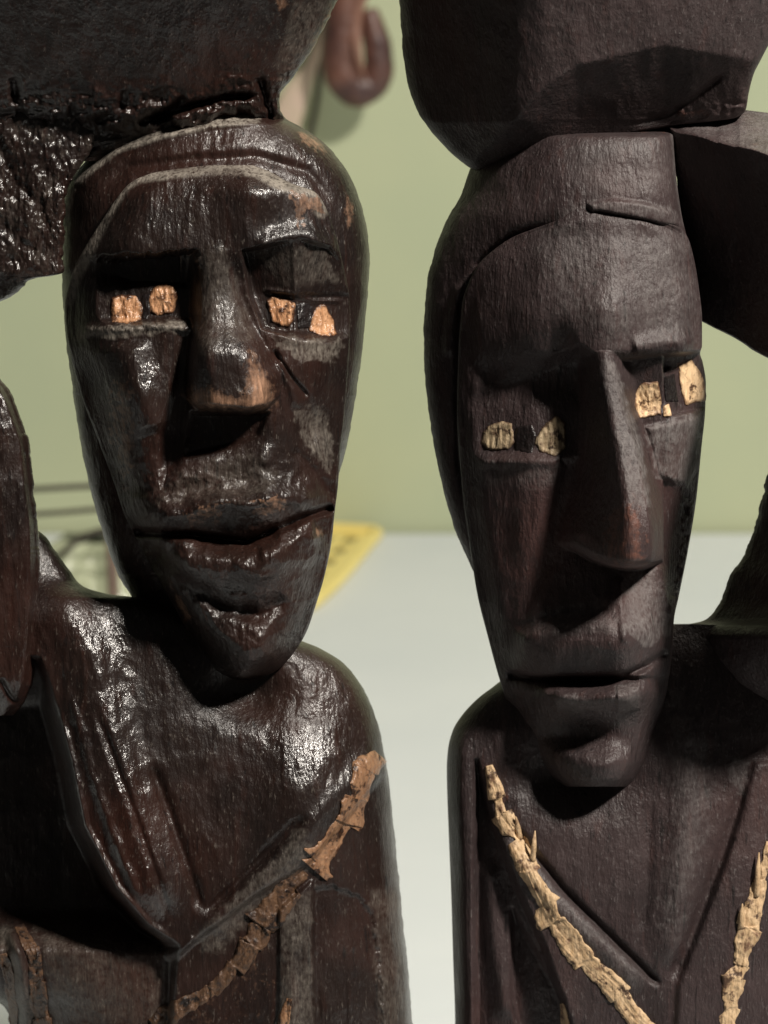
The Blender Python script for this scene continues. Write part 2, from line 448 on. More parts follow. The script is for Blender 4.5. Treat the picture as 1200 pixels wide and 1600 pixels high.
def simple(name, c1, c2, scale, rough, bump=0.0, metal=0.0):
    m, nt, b = nodes(name)
    geo = N(nt, 'ShaderNodeNewGeometry').outputs['Position']
    n = noise(nt, geo, scale, 4, 0.6)
    nt.links.new(mixc(nt, ramp(nt, n, 0.35, 0.65), c1, c2), b.inputs['Base Color'])
    b.inputs['Roughness'].default_value = rough; b.inputs['Metallic'].default_value = metal
    if bump:
        bp = N(nt, 'ShaderNodeBump'); bp.inputs['Strength'].default_value = bump; bp.inputs['Distance'].default_value = 0.002
        nt.links.new(n, bp.inputs['Height']); nt.links.new(bp.outputs[0], b.inputs['Normal'])
    return m
M_WALL = simple('green_wall_paint', (0.48, 0.515, 0.335), (0.40, 0.455, 0.31), 4.5, 0.7, 0.05)  # darker second tone puts uneven light into the paint colour
M_TABLE = simple('white_table_cover', (0.65, 0.685, 0.71), (0.61, 0.65, 0.68), 9, 0.55, 0.05)
M_YELLOW = simple('yellow_plastic', (0.86, 0.72, 0.26), (0.80, 0.66, 0.22), 40, 0.4)
M_HOOK = simple('brown_hook_wood', (0.045, 0.022, 0.022), (0.15, 0.068, 0.048), 45, 0.38, 0.4)
M_WIRE = simple('dark_bronze_wire', (0.035, 0.028, 0.02), (0.05, 0.04, 0.03), 60, 0.5)
M_GLASS = simple('pale_crumpled_film', (0.50, 0.53, 0.38), (0.36, 0.39, 0.26), 25, 0.2, 0.5)
M_PINK = simple('pale_pink_ribbon', (0.62, 0.47, 0.38), (0.55, 0.45, 0.33), 60, 0.6)

# ------------------------------------------------------------------ things
def thing(name, label, cat, loc, group=None):
    o = bpy.data.objects.new(name, None); o.empty_display_size = 0.02; col.objects.link(o)
    o.location = loc; o['label'] = label; o['category'] = cat
    if group: o['group'] = group
    return o

def box_mesh(name, x0, x1, y0, y1, z0, z1, mat, parent=None):
    V = [(x, y, z) for z in (z0, z1) for y in (y0, y1) for x in (x0, x1)]
    F = [(0, 1, 3, 2), (4, 6, 7, 5), (0, 4, 5, 1), (2, 3, 7, 6), (0, 2, 6, 4), (1, 5, 7, 3)]
    return add_mesh(name, V, F, mat, parent, smooth_shade=False)

# setting: white table top and green wall behind it
YW = float(ray_table(700, 831).y) + 0.0
tb = box_mesh('table_top', -0.55, 0.75, -0.10, YW - 0.004, -0.03, 0.0, M_TABLE); tb['kind'] = 'structure'
wl = box_mesh('wall', -2.2, 2.2, YW, YW + 0.05, -0.6, 2.2, M_WALL); wl['kind'] = 'structure'

# ---------------------------------------------------------------- LEFT FIGURE
GRP = 'carved wooden figures carrying loads on their heads'
wp = lambda x, y, d: Vector(world_pt(np.array(float(x)), np.array(float(y)), np.array(float(d))))
YB = 2330.0   # picture row where the figures' base meets the table
figL = thing('carved_figure', 'glossy dark carved wooden figure with copper eye pieces and a smiling mouth',
             'wood carving', (wp(350, YB, 0).x, 0, 0), GRP)

def roughness_L(X, Y, amp=1.0, seed=3):
    return amp * (3.2 * fbm(X / 30, Y / 60, seed, 3) + 1.2 * fbm(X / 6, Y / 20, seed + 11, 3)
                  + 3.0 * (scoops(X, Y, 26, 44, seed) - 0.25))

# head core (hair cap, sides of the head, neck)
coreL_L = {150: 215, 190: 205, 215: 175, 240: 145, 265: 122, 290: 106, 330: 98, 440: 97, 480: 99, 540: 104, 600: 112, 660: 121, 730: 133,
           790: 148, 850: 166, 900: 186, 935: 208, 1000: 255, 1060: 300, 1120: 330}
coreL_R = {150: 420, 185: 446, 197: 468, 210: 490, 240: 522, 285: 551, 340: 570, 400: 577.5, 460: 575, 530: 568, 600: 559, 660: 549, 700: 541,
           735: 531, 780: 522, 850: 500, 930: 470, 1000: 440, 1060: 420, 1120: 410}
def coreL(X, Y):
    L = pchip(sorted(coreL_L), [coreL_L[k] for k in sorted(coreL_L)], Y); R = pchip(sorted(coreL_R), [coreL_R[k] for k in sorted(coreL_R)], Y)
    u = np.clip((X - L) / (R - L) * 2 - 1, -1, 1)
    dm = pchip([150, 200, 250, 320, 420, 600, 800, 950, 1120], [95, 118, 140, 152, 150, 140, 118, 90, 70], Y)
    d = dm * (1 - np.abs(u) ** 2.6) ** (1 / 2.2)
    # outer ledge of the cap
    led = [(96, 330), (112, 288), (150, 256), (182, 232), (250, 210), (340, 192), (450, 184)]
    d = d - 12 * (1 - mask(X, Y, [(100, 900), (98, 330), (112, 288), (150, 256), (182, 232), (250, 210), (340, 192), (450, 188), (600, 240), (600, 900)], 9))
    d = d + ridge(X, Y, led, 7, 7)
    d = d + ridge(X, Y, [(150, 300), (200, 262), (300, 250), (400, 245), (480, 268), (530, 330)], -7, 9)
    d = d + roughness_L(X, Y, 0.9, 5)
    return d
def wearCoreL(X, Y):
    dd, s, t = line_d(X, Y, [(98, 350), (112, 288), (150, 256), (182, 232), (250, 210), (350, 190), (400, 186)])
    dust_and_lit = 1.4 * smooth(1.5 - dd / 7)  # grey ledge band: dust plus painted light on the raised edge
    w = blob(X, Y, 487, 222, 26, 9, 0.8, 35) + blob(X, Y, 545, 330, 7, 22, 0.6)
    return dict(worn=w, dust_and_lit=dust_and_lit + 0.45 * smooth((150 - X) / 60) * smooth((Y - 300) / 60) * smooth((640 - Y) / 200), gloss=np.zeros(X.shape))
loft('head', 150, 1120, coreL_L, coreL_R, coreL, 190, WOOD_L, figL, nr=620, nf=300, wear=wearCoreL, edge_round=14, jagR=1.5, jagL=1.5)

# face
faceL_L = {258: 330, 264: 278, 270: 240, 285: 205, 300: 190, 340: 162, 395: 128, 430: 112, 480: 101, 520: 104, 600: 122, 700: 158, 760: 180, 800: 193,
           870: 228, 940: 268, 1000: 300, 1040: 322, 1064: 352}
faceL_R = {258: 395, 264: 412, 270: 425, 285: 452, 300: 492, 320: 507, 360: 522, 400: 533, 480: 547, 540: 546, 600: 542, 660: 537, 700: 532, 760: 528, 800: 523,
           840: 519, 900: 507, 950: 492, 985: 480, 1010: 466, 1045: 436, 1064: 400}
baseL = Stations({
    258: ([330, 340, 350, 380, 390, 395], [150, 152, 154, 154, 152, 150]),
    272: ([236, 256, 275, 400, 420, 432], [146, 164, 172, 176, 168, 150]),
    300: ([190, 206, 222, 395, 478, 492], [140, 160, 180, 200, 176, 150]),
    340: ([160, 177, 205, 395, 500, 516], [128, 150, 192, 212, 172, 130]),
    392: ([130, 148, 190, 410, 515, 533], [108, 140, 205, 214, 178, 110]),
    440: ([108, 124, 190, 410, 525, 541], [75, 122, 190, 200, 168, 70]),
    500: ([102, 116, 185, 420, 532, 547], [60, 112, 186, 198, 150, 82]),
    540: ([108, 124, 178, 440, 530, 546], [62, 128, 190, 202, 158, 50]),
    600: ([122, 150, 192, 450, 526, 542], [66, 126, 196, 200, 150, 50]),
    690: ([155, 180, 205, 440, 515, 532], [70, 132, 188, 204, 150, 50]),
    760: ([180, 200, 222, 430, 508, 527], [72, 141, 188, 214, 160, 55]),
    800: ([193, 215, 245, 420, 503, 523], [78, 156, 204, 226, 168, 60]),
    834: ([208, 228, 256, 420, 500, 519], [80, 156, 196, 214, 164, 60]),
    880: ([234, 252, 272, 430, 490, 511], [78, 154, 202, 228, 165, 60]),
    930: ([262, 280, 292, 430, 475, 498], [76, 150, 192, 214, 160, 60]),
    975: ([286, 304, 312, 425, 460, 483], [72, 130, 190, 204, 160, 60]),
    1020: ([311, 326, 355, 415, 440, 460], [68, 124, 190, 204, 160, 60]),
    1045: ([326, 338, 362, 405, 425, 436], [62, 110, 178, 188, 140, 56]),
    1064: ([352, 358, 366, 385, 392, 400], [40, 60, 100, 100, 60, 45]),
})
noseL = Stations({
    376: ([325, 330, 335, 345, 352, 356], [190, 205, 208, 208, 205, 190]),
    400: ([304, 310, 324, 352, 366, 374], [165, 206, 214, 214, 206, 172]),
    440: ([300, 306, 322, 348, 370, 384], [150, 198, 214, 214, 202, 160]),
    500: ([294, 301, 322, 358, 388, 406], [140, 202, 230, 228, 208, 165]),
    560: ([288, 295, 320, 380, 418, 434], [140, 220, 268, 262, 230, 170]),
    605: ([284, 292, 326, 392, 432, 450], [145, 218, 270, 266, 226, 172]),
    634: ([284, 293, 332, 402, 432, 450], [145, 212, 272, 268, 216, 165]),
    643: ([286, 296, 332, 400, 424, 446], [145, 198, 250, 246, 200, 160]),
    649: ([290, 300, 332, 395, 420, 440], [140, 170, 186, 186, 170, 150]),
    670: ([290, 300, 332, 395, 420, 440], [100, 110, 120, 120, 110, 100]),
})
sockL1 = Stations({395: ([90, 150, 300], [70, 130, 150]), 425: ([90, 150, 300], [60, 122, 138]), 455: ([90, 150, 300], [64, 142, 164]),
                   495: ([90, 150, 300], [66, 150, 170]), 508: ([90, 150, 300], [68, 164, 188]), 520: ([90, 150, 300], [70, 172, 196])})
sockL2 = Stations({375: ([380, 460, 545], [195, 200, 130]), 400: ([380, 460, 545], [168, 192, 120]), 455: ([380, 460, 545], [150, 176, 100]), 466: ([380, 460, 545], [142, 160, 90]),
                   515: ([380, 460, 545], [152, 168, 95]), 528: ([380, 460, 545], [170, 186, 105]), 545: ([380, 460, 545], [185, 200, 115])})
baseL.xs[6:20, 4] = np.maximum(baseL.xs[6:20, 4], baseL.xs[6:20, 5] - 9); baseL.ds[6:20, 4] -= 30; baseL.ds[6:20, 5] += 28
def faceL(X, Y):
    d = soft(baseL, X, Y, 24)
    # forehead bump and brow ridges
    d = d + blob(X, Y, 392, 300, 40, 24, 12)
    d = d + ridge(X, Y, [(400, 392), (430, 372), (480, 366), (530, 392)], 8, 14)
    m1 = mask(X, Y, [(150, 404), (240, 400), (306, 393), (306, 512), (240, 505), (180, 512), (120, 518), (60, 520), (60, 400)], 14, 6) * smooth((X - 112) / 55)
    d = d * (1 - m1) + np.minimum(d, sockL1(X, Y)) * m1
    m2 = mask(X, Y, [(380, 392), (425, 382), (470, 374), (515, 386), (540, 420), (560, 470), (560, 532), (500, 536), (450, 524), (412, 512), (392, 460)], 8)
    d = d * (1 - m2) + np.minimum(d, sockL2(X, Y)) * m2
    # lids
    d = d + ridge(X, Y, [(408, 452), (450, 458), (490, 470), (538, 470)], 5, 4)
    d = d + ridge(X, Y, [(120, 517), (180, 512), (240, 506), (290, 508)], 7, 9)
    d = d + ridge(X, Y, [(425, 522), (470, 534), (535, 534)], 5, 8)
    # cheeks
    d = d + ridge(X, Y, [(205, 530), (212, 600), (240, 680)], 14, 22, 44) + blob(X, Y, 235, 625, 40, 50, 12) + blob(X, Y, 490, 575, 36, 40, 8)
    d = d - 12 * mask(X, Y, [(275, 520), (300, 520), (292, 700), (255, 760), (250, 680), (272, 600)], 16)
    d = d + ridge(X, Y, [(425, 545), (455, 590), (483, 622)], -10, 4)
    d = d + ridge(X, Y, [(432, 560), (455, 604), (470, 640)], 7, 9)
    d = d + blob(X, Y, 490, 665, 26, 34, -20)
    d = d + ridge(X, Y, [(455, 700), (500, 745), (528, 790)], -7, 8)
    # smile fold and upper lip
    d = d + ridge(X, Y, [(200, 812), (265, 760), (330, 722), (400, 712), (440, 718)], 11, 22)
    d = d + blob(X, Y, 360, 700, 60, 30, -14)
    d = d + ridge(X, Y, [(300, 800), (340, 785), (390, 792), (440, 782)], 9, 13)
    d = d + ridge(X, Y, [(225, 820), (290, 802), (350, 776), (385, 782), (425, 774), (512, 780)], 19, 20)
    low = smooth((Y - 690) / 60)
    d = d + low * (7 * (scoops(X + 0.3 * Y, Y, 34, 30, 77) - 0.25) + 3 * fbm(X / 12, Y / 12, 78, 3))
    d = d + ridge(X, Y, [(262, 872), (330, 890), (400, 888), (455, 862), (508, 826)], 17, 28)
    d = d + blob(X, Y, 385, 1010, 60, 30, 10)
    # mouth line: a sharp cut with lower lip stepping out below it
    ml = [(205, 832), (270, 834), (335, 840), (385, 846), (440, 824), (480, 806), (524, 792)]
    d = d + ridge(X, Y, ml, -30, 6, 6, 0.03)
    d = d + ridge(X, Y, [(300, 842), (350, 852), (400, 850), (440, 832)], -18, 12)
    d = d + ridge(X, Y, [(400, 866), (450, 850), (500, 822)], 8, 16)
    # smile hollow under the lower lip
    d = d + ridge(X, Y, [(232, 862), (285, 908), (345, 948), (405, 962), (450, 930)], -15, 14, 12, 0.08)
    d = d + ridge(X, Y, [(236, 880), (280, 930), (320, 985)], 8, 12)
    d = d + blob(X, Y, 395, 952, 44, 20, -7)
    d = d + blob(X, Y, 380, 1000, 44, 26, 6)
    n = soft(noseL, X, Y + np.clip(12 * ((X - 362) / 66) ** 2, 0, 22) * smooth((Y - 560) / 50) * 1.0 - 5 * fbm(X / 30, X * 0, 8), 11)
    n = np.where((Y < 376) | (Y > 672), -50, n)
    n = np.where((X < 280) | (X > 455), -50, n)
    d = smax(d, n, 7)
    d = d - 16 * mask(X, Y, [(300, 646), (418, 646), (402, 680), (350, 700), (290, 712)], 12)
    return d + roughness_L(X, Y, 0.8, 3)
def wearFaceL(X, Y):
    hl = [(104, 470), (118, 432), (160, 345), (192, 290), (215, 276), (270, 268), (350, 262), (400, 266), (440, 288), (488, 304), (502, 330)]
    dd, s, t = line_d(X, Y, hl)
    dust_and_lit = 1.5 * smooth(1.6 - dd / 9)  # hairline band: dusty grey with the chamfer's light painted in
    dust_and_lit = np.maximum(dust_and_lit, 0.9 * mask(X, Y, [(115, 512), (200, 508), (290, 500), (290, 516), (200, 526), (120, 530)], 8, 8))  # pale lower lid: light on the ledge put into the colour
    dust_and_lit = np.maximum(dust_and_lit, 0.7 * mask(X, Y, [(425, 525), (535, 535), (530, 560), (470, 565), (440, 548)], 10, 12))
    dust_and_lit = np.maximum(dust_and_lit, 0.2 * mask(X, Y, [(210, 800), (300, 730), (400, 710), (440, 740), (400, 775), (300, 780)], 24, 20))
    dust_and_lit = np.maximum(dust_and_lit, 0.45 * mask(X, Y, [(460, 640), (500, 632), (522, 680), (515, 740), (480, 700)], 8, 12))
    dust_and_lit = np.maximum(dust_and_lit, 0.3 * mask(X, Y, [(400, 392), (500, 382), (532, 440), (440, 450)], 10, 8))  # socket slope greyed to paint the light on it
    dust_and_lit = np.maximum(dust_and_lit, 0.2 * mask(X, Y, [(308, 388), (352, 388), (400, 520), (310, 560)], 18, 20))
    w = blob(X, Y, 322, 622, 32, 16, 1.0, 8) + blob(X, Y, 404, 606, 18, 34, 1.25, -12) + blob(X, Y, 368, 630, 40, 12, 0.7)
    w = np.maximum(w, 0.35 * mask(X, Y, [(386, 540), (400, 545), (420, 600), (400, 605)], 8, 10, 8))
    w = np.maximum(w, 0.62 * mask(X, Y, [(296, 812), (320, 788), (350, 786), (352, 800), (318, 820)], 14, 26, 5))
    w = np.maximum(w, 0.72 * mask(X, Y, [(398, 790), (430, 776), (444, 792), (420, 812), (400, 806)], 14, 22, 6))
    w = np.maximum(w, 0.7 * mask(X, Y, [(452, 300), (500, 306), (506, 330), (480, 326), (468, 362), (460, 330)], 6, 14, 6))
    w = np.maximum(w, 0.55 * mask(X, Y, [(175, 600), (200, 590), (210, 700), (190, 780), (178, 680)], 14, 22, 7))
    w = np.maximum(w, 0.5 * mask(X, Y, [(262, 905), (285, 930), (300, 985), (280, 960)], 8, 14, 8))
    w = np.maximum(w, 0.8 * blob(X, Y, 498, 833, 6, 9, 1.0))
    g = blob(X, Y, 240, 580, 50, 70, 1) + blob(X, Y, 390, 300, 40, 30, 1) + blob(X, Y, 430, 860, 60, 60, 0.8)
    return dict(worn=w, dust_and_lit=dust_and_lit * (1 - np.clip(w, 0, 1)), gloss=np.clip(g, 0, 1))
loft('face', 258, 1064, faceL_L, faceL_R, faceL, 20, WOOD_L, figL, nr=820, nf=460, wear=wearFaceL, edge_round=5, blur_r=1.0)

for k, (poly, hh) in enumerate([
        ([(173, 466), (190, 460), (212, 462), (224, 478), (221, 500), (200, 506), (174, 504)], 9),
        ([(236, 452), (250, 444), (274, 446), (279, 462), (272, 488), (250, 494), (234, 488), (231, 470)], 9),
        ([(416, 470), (424, 462), (446, 466), (462, 474), (459, 500), (450, 512), (424, 504)], 9),
        ([(495, 478), (508, 474), (521, 500), (528, 524), (508, 526), (482, 518), (484, 500)], 9)]):
    inlay('eye_inlay', poly, faceL, hh, INLAY_L, figL, seed=20 + k, rough=4.0)

M_PUPIL = simple('black_eye_wood', (0.008, 0.006, 0.006), (0.014, 0.010, 0.010), 900, 0.35, 0.3)
for k, poly in enumerate([[(222, 462), (234, 458), (235, 486), (230, 500), (222, 498)], [(462, 476), (476, 472), (490, 480), (486, 512), (466, 514)]]):
    inlay('pupil', poly, faceL, 6, M_PUPIL, figL, seed=70 + k, rough=2.0)

# torso
torL_L = {826: -150, 1100: -170, 1400: -165, 1520: -60, 1555: -20, 1575: 8, 1600: 18, 1800: 25, 2050: 10, 2330: 0}
torL_R = {826: 56, 840: 72, 862: 88, 890: 108, 915: 128, 928: 168, 936: 240, 960: 360, 985: 440, 1000: 468, 1012: 498, 1038: 538, 1090: 575, 1150: 595, 1200: 605,
          1290: 615, 1400: 626, 1500: 636, 1600: 645, 1900: 660, 2330: 650}
def torL(X, Y):
    dmx = pchip([826, 900, 980, 1060, 1200, 1400, 1600, 2330], [26, 66, 100, 122, 158, 190, 196, 170], Y)
    L = np.where(Y < 1400, -165, pchip(sorted(torL_L), [torL_L[k] for k in sorted(torL_L)], Y))
    R = pchip(sorted(torL_R), [torL_R[k] for k in sorted(torL_R)], Y)
    R = np.maximum(R, 120)
    u = np.clip((X - L) / (R - L) * 2 - 1, -1, 1)
    d = dmx * (1 - np.abs(u) ** 3.2) ** (1 / 2.4)
    # hollow of the neck under the chin, collar bones
    d = d + blob(X, Y, 385, 1080, 60, 40, -40)
    d = d + ridge(X, Y, [(60, 900), (110, 960), (150, 1060), (185, 1200), (225, 1330), (270, 1440)], 30, 34, 70, 0.12)
    d = d + ridge(X, Y, [(93, 1110), (113, 1195), (133, 1290), (184, 1388), (234, 1445), (272, 1472)], 9, 5)
    d = d + ridge(X, Y, [(150, 1110), (195, 1230), (235, 1340), (268, 1440)], -7, 6)
    d = d + ridge(X, Y, [(110, 1080), (140, 1200), (185, 1330), (225, 1420)], 6, 8)
    d = d + ridge(X, Y, [(235, 1190), (275, 1300), (318, 1430)], -9, 9)
    d = d + ridge(X, Y, [(480, 1270), (400, 1350), (318, 1432)], -9, 8)
    d = d + blob(X, Y, 480, 1240, 70, 90, 34, 20)
    d = d + ridge(X, Y, [(595, 1168), (540, 1235), (440, 1350), (300, 1470)], 12, 22, 20)
    # deep cut left of the neckline
    m = mask(X, Y, [(84, 1105), (108, 1190), (128, 1290), (178, 1390), (228, 1448), (276, 1478), (262, 1640), (262, 2400), (-420, 2400), (-420, 1000), (60, 1030)], 12)
    vx = np.interp(Y, [1105, 1190, 1290, 1390, 1448, 1478], [84, 108, 128, 178, 228, 276])
    far = np.clip(vx - X, 0, 260)
    d = d - m * (smooth((Y - 1000) / 110) * (60 + 105 * smooth(far / 22)) * (1 - 0.72 * smooth((Y - 1405) / 90)))
    # right flank: strap edge, upright face, recessed panel, arm
    m2 = mask(X, Y, [(280, 1490), (400, 1400), (480, 1352), (600, 1210), (700, 1200), (700, 2400), (250, 2400), (262, 1500)], 10)
    d = d - 14 * m2
    d = d - 8 * mask(X, Y, [(490, 1392), (520, 1385), (560, 1400), (580, 1425), (592, 1500), (600, 1640), (600, 2400), (494, 2400)], 10, 5)
    d = d + 10 * mask(X, Y, [(436, 1420), (488, 1376), (492, 1640), (492, 2400), (430, 2400)], 8)
    d = d + ridge(X, Y, [(455, 2400), (455, 1500), (480, 1390)], 6, 12)
    # bottom-left folds
    d = d + ridge(X, Y, [(15, 1440), (35, 1520), (40, 1640)], 22, 12)
    d = d + ridge(X, Y, [(-5, 1470), (0, 1600)], 14, 10)
    d = d + ridge(X, Y, [(275, 1500), (290, 1478), (304, 1462)], 6, 3)
    amp = 1.0 + 0.6 * mask(X, Y, [(60, 1000), (200, 1000), (260, 1440), (190, 1440), (110, 1200)], 30)
    return d + roughness_L(X, Y, 0.8, 8) * amp
def wearTorL(X, Y):
    dust_and_lit = 0.35 * mask(X, Y, [(300, 1470), (470, 1300), (500, 1330), (340, 1490)], 14, 14)
    dust_and_lit = np.maximum(dust_and_lit, 0.25 * mask(X, Y, [(60, 1440), (250, 1470), (270, 1600), (80, 1600)], 30, 20))
    dust_and_lit = np.maximum(dust_and_lit, 0.35 * mask(X, Y, [(440, 1420), (486, 1390), (490, 1700), (435, 1700)], 8, 8))
    dust_and_lit = np.maximum(dust_and_lit, 0.3 * mask(X, Y, [(580, 1390), (625, 1390), (640, 1700), (600, 1700)], 14, 10))
    dust_and_lit = np.maximum(dust_and_lit, 0.8 * ridge(X, Y, [(0, 1440), (30, 1540), (60, 1620)], 1.0, 11))
    w = 0.15 * mask(X, Y, [(300, 1560), (370, 1510), (420, 1440), (440, 1500), (400, 1600), (260, 1610)], 12, 30)
    g = mask(X, Y, [(90, 960), (200, 980), (260, 1440), (150, 1340), (90, 1120)], 40) + blob(X, Y, 490, 1170, 60, 80, 1)
    return dict(worn=w, dust_and_lit=dust_and_lit, gloss=np.clip(g, 0, 1))
loft('torso', 826, YB, torL_L, torL_R, torL, 120, WOOD_L, figL, nr=900, nf=520, wear=wearTorL, edge_round=26, jagR=1.5, seed=4)
ribbon('worn_strap', [(594, 1180, 12), (572, 1205, 20), (558, 1250, 17), (538, 1290, 19), (512, 1330, 18), (488, 1358, 30)], torL, 11, STRAP_L, figL, seed=3, jag=0.6)
ribbon('worn_strap', [(478, 1362, 13), (442, 1400, 17), (410, 1450, 22), (378, 1495, 17), (325, 1548, 15), (266, 1592, 20), (220, 1650, 20)], torL, 9, STRAP_D, figL, seed=6, rough=4, seg=60, jag=0.7)
ribbon('worn_strap', [(30, 1445, 8), (52, 1500, 14), (60, 1560, 15), (68, 1640, 16)], torL, 10, STRAP_D, figL, seed=9, rough=6)
ribbon('worn_strap', [(4, 1490, 7), (14, 1530, 9), (20, 1580, 8), (26, 1640, 6)], torL, 8, STRAP_D, figL, seed=12, rough=5)
ribbon('worn_strap', [(452, 1560, 4), (446, 1590, 9), (436, 1640, 12)], torL, 7, STRAP_L, figL, seed=14, rough=4)

# raised arm at the left
armL_L = {575: -150, 800: -170, 1118: -120}
armL_R = {575: -12, 592: 0, 606: 12, 625: 22, 650: 32, 690: 45, 730: 50, 780: 55, 820: 60, 880: 62, 960: 60, 1040: 55, 1085: 44, 1105: 32, 1118: 20}
def armL(X, Y):
    R = pchip(sorted(armL_R), [armL_R[k] for k in sorted(armL_R)], Y)
    d = 150 - 0.0016 * (X + 40) ** 2 - 6 * np.clip((X - R + 20) / 20, 0, 1)
    d = d - 20 * smooth((X - (R - 16)) / 10)
    d = d * pchip([575, 700, 900, 1060, 1118], [0.7, 0.95, 1.05, 1.0, 0.7], Y)
    d = d + ridge(X, Y, [(0, 1060), (14, 1085), (28, 1100)], -10, 4)
    return d + roughness_L(X, Y, 1.0, 12)
wearArm = lambda X, Y: dict(worn=0 * X, dust_and_lit=0 * X, gloss=0.5 * smooth((X + 60) / 60))
loft('arm', 575, 1118, armL_L, armL_R, armL, 90, WOOD_L, figL, nr=420, nf=200, wear=wearArm, edge_round=20, jagR=3, seed=6)
handL_L = {150: -150, 480: -150}
handL_R = {150: 170, 215: 150, 250: 132, 300: 108, 340: 101, 425: 100, 431: 84, 434: 62, 441: 45, 455: 30, 468: 8, 480: -20}
def handL(X, Y):
    d = 118 - 0.001 * (X - 20) ** 2 + 8 * fbm(X / 22, Y / 34, 5, 4) + 4 * fbm(X / 4.5, Y / 11, 6, 3) + 3 * (scoops(X, Y, 30, 44, 2) - 0.25)
    d = d - 60 * smooth((Y - 400) / 90) ** 2
    d = d + ridge(X, Y, [(-20, 200), (30, 290), (70, 330)], -6, 9) + ridge(X, Y, [(-30, 300), (20, 370), (60, 400)], -5, 9)
    return d
loft('hand', 150, 480, handL_L, handL_R, handL, 60, WOOD_L, figL, nr=330, nf=240, wear=lambda X, Y: dict(worn=0 * X, dust_and_lit=0.25 * fbm(X / 20, Y / 20, 3), gloss=0.6 + 0 * X),
     edge_round=14, jagR=8, seed=8)
tube('forearm', [(wp(-60, 700, 40), .0085, .008), (wp(-150, 600, 30), .008, .0075), (wp(-185, 520, 30), .0075, .007), (wp(-150, 430, 30), .0075, .007), (wp(-70, 350, 35), .008, .007)],
     WOOD_L, figL, steps=60, sides=40, rough=0.06)

# load on the head
loadL_L = {-420: -60, -300: -170, -100: -230, 100: -220, 200: -150, 252: -60}
loadL_R = {-420: 380, -300: 520, -100: 560, 0: 528, 30: 512, 60: 498, 95: 476, 125: 455, 145: 440, 165: 437, 190: 446, 205: 440, 230: 300, 252: 200}
def loadL(X, Y):
    u = np.clip((X - 160) / 390, -1, 1)
    d = 262 * (1 - np.abs(u) ** 2.8) ** (1 / 2.2)
    edge = 158 + 60 * fbm(X / 60, X * 0, 9, 4) + 0.12 * np.clip(200 - X, 0, 400)
    d = d - 0.55 * np.clip(Y + 50, 0, 400) - 24 * smooth((Y - edge) / 22)
    rough = smooth((Y - (edge - 70)) / 60)
    d = d + rough * (11 * fbm(X / 26, Y / 11, 4, 4) + 6 * fbm(X / 4, Y / 13, 7, 3) + 5 * (scoops(X, Y, 30, 14, 4) - 0.25))
    for pts, h in (([(215, 195), (240, 182), (270, 170), (292, 150)], -22), ([(230, 190), (300, 165), (350, 152), (405, 150)], -26),
                   ([(10, 185), (60, 205), (110, 200)], -20), ([(110, 160), (118, 190), (122, 215)], -14), ([(405, 120), (416, 160), (428, 185)], -18),
                   ([(20, 120), (24, 150), (34, 190)], -12), ([(150, 190), (190, 168), (196, 140)], -10)):
        d = d + ridge(X, Y, pts, h, 6)
    d = d + ridge(X, Y, [(410, 160), (438, 100), (470, 30), (490, -60)], -6, 30)
    return d + roughness_L(X, Y, 0.8, 17)
loft('head_load', -420, 252, loadL_L, loadL_R, loadL, 230, WOOD_L, figL, nr=500, nf=460,
     wear=lambda X, Y: dict(worn=0.55 * blob(X, Y, 500, 60, 10, 70, 1, 25) + 0.5 * blob(X, Y, 440, 5, 14, 12, 1), dust_and_lit=0.3 * mask(X, Y, [(440, 140), (500, 60), (530, 0), (460, 0), (430, 100)], 10), gloss=0.2 + 0 * X), edge_round=22, jagR=3, seed=10)

# ---------------------------------------------------------------- RIGHT FIGURE
figR = thing('carved_figure', 'matt purplish dark carved wooden figure with pale straw eye pieces and closed lips',
             'wood carving', (wp(920, YB, 0).x, 0, 0), GRP)
def roughness_R(X, Y, amp=1.0, seed=31):
    return amp * (3.0 * fbm(X / 34, Y / 70, seed, 3) + 0.7 * fbm(X / 5, Y / 18, seed + 5, 3) + 2.4 * (scoops(X, Y, 30, 50, seed) - 0.25))
coreR_L = {170: 790, 215: 770, 240: 752, 262: 736, 300: 722, 340: 700, 390: 680, 450: 666, 520: 662, 600: 665, 680: 675, 760: 691, 830: 712, 885: 736, 930: 752, 990: 770,
           1060: 800, 1130: 850, 1200: 880}
coreR_R = {170: 1045, 205: 1051, 260: 1055, 330: 1064, 390: 1078, 450: 1090, 500: 1094, 600: 1092, 700: 1082, 800: 1070, 900: 1050, 1000: 1035, 1060: 1030, 1130: 1015, 1200: 1000}
def coreR(X, Y):
    L = pchip(sorted(coreR_L), [coreR_L[k] for k in sorted(coreR_L)], Y); R = pchip(sorted(coreR_R), [coreR_R[k] for k in sorted(coreR_R)], Y)
    t = np.clip((X - L) / (R - L), 0, 1)
    dm = pchip([170, 203, 213, 260, 330, 400, 600, 800, 950, 1200], [30, 55, 158, 178, 192, 170, 130, 110, 90, 60], Y)
    d = dm * np.minimum((1 - (1 - np.clip(t / 0.72, 0, 1)) ** 2.2) ** 0.8, (1 - np.clip((t - 0.72) / 0.28, 0, 1) ** 3.5) ** 0.5 * 0.45 + 0.55)
    d = d + 9 * mask(X, Y, [(918, 318), (960, 312), (1010, 318), (1050, 332), (1062, 352), (1030, 350), (985, 340), (925, 330)], 7)
    d = d + ridge(X, Y, [(925, 333), (985, 345), (1035, 356)], -12, 5)
    d = d + ridge(X, Y, [(870, 348), (800, 374), (750, 414), (724, 472), (718, 560), (718, 700), (728, 800)], -14, 9)
    d = d + ridge(X, Y, [(720, 440), (704, 500), (700, 560)], 6, 8)
    return d + roughness_R(X, Y, 0.9, 33)
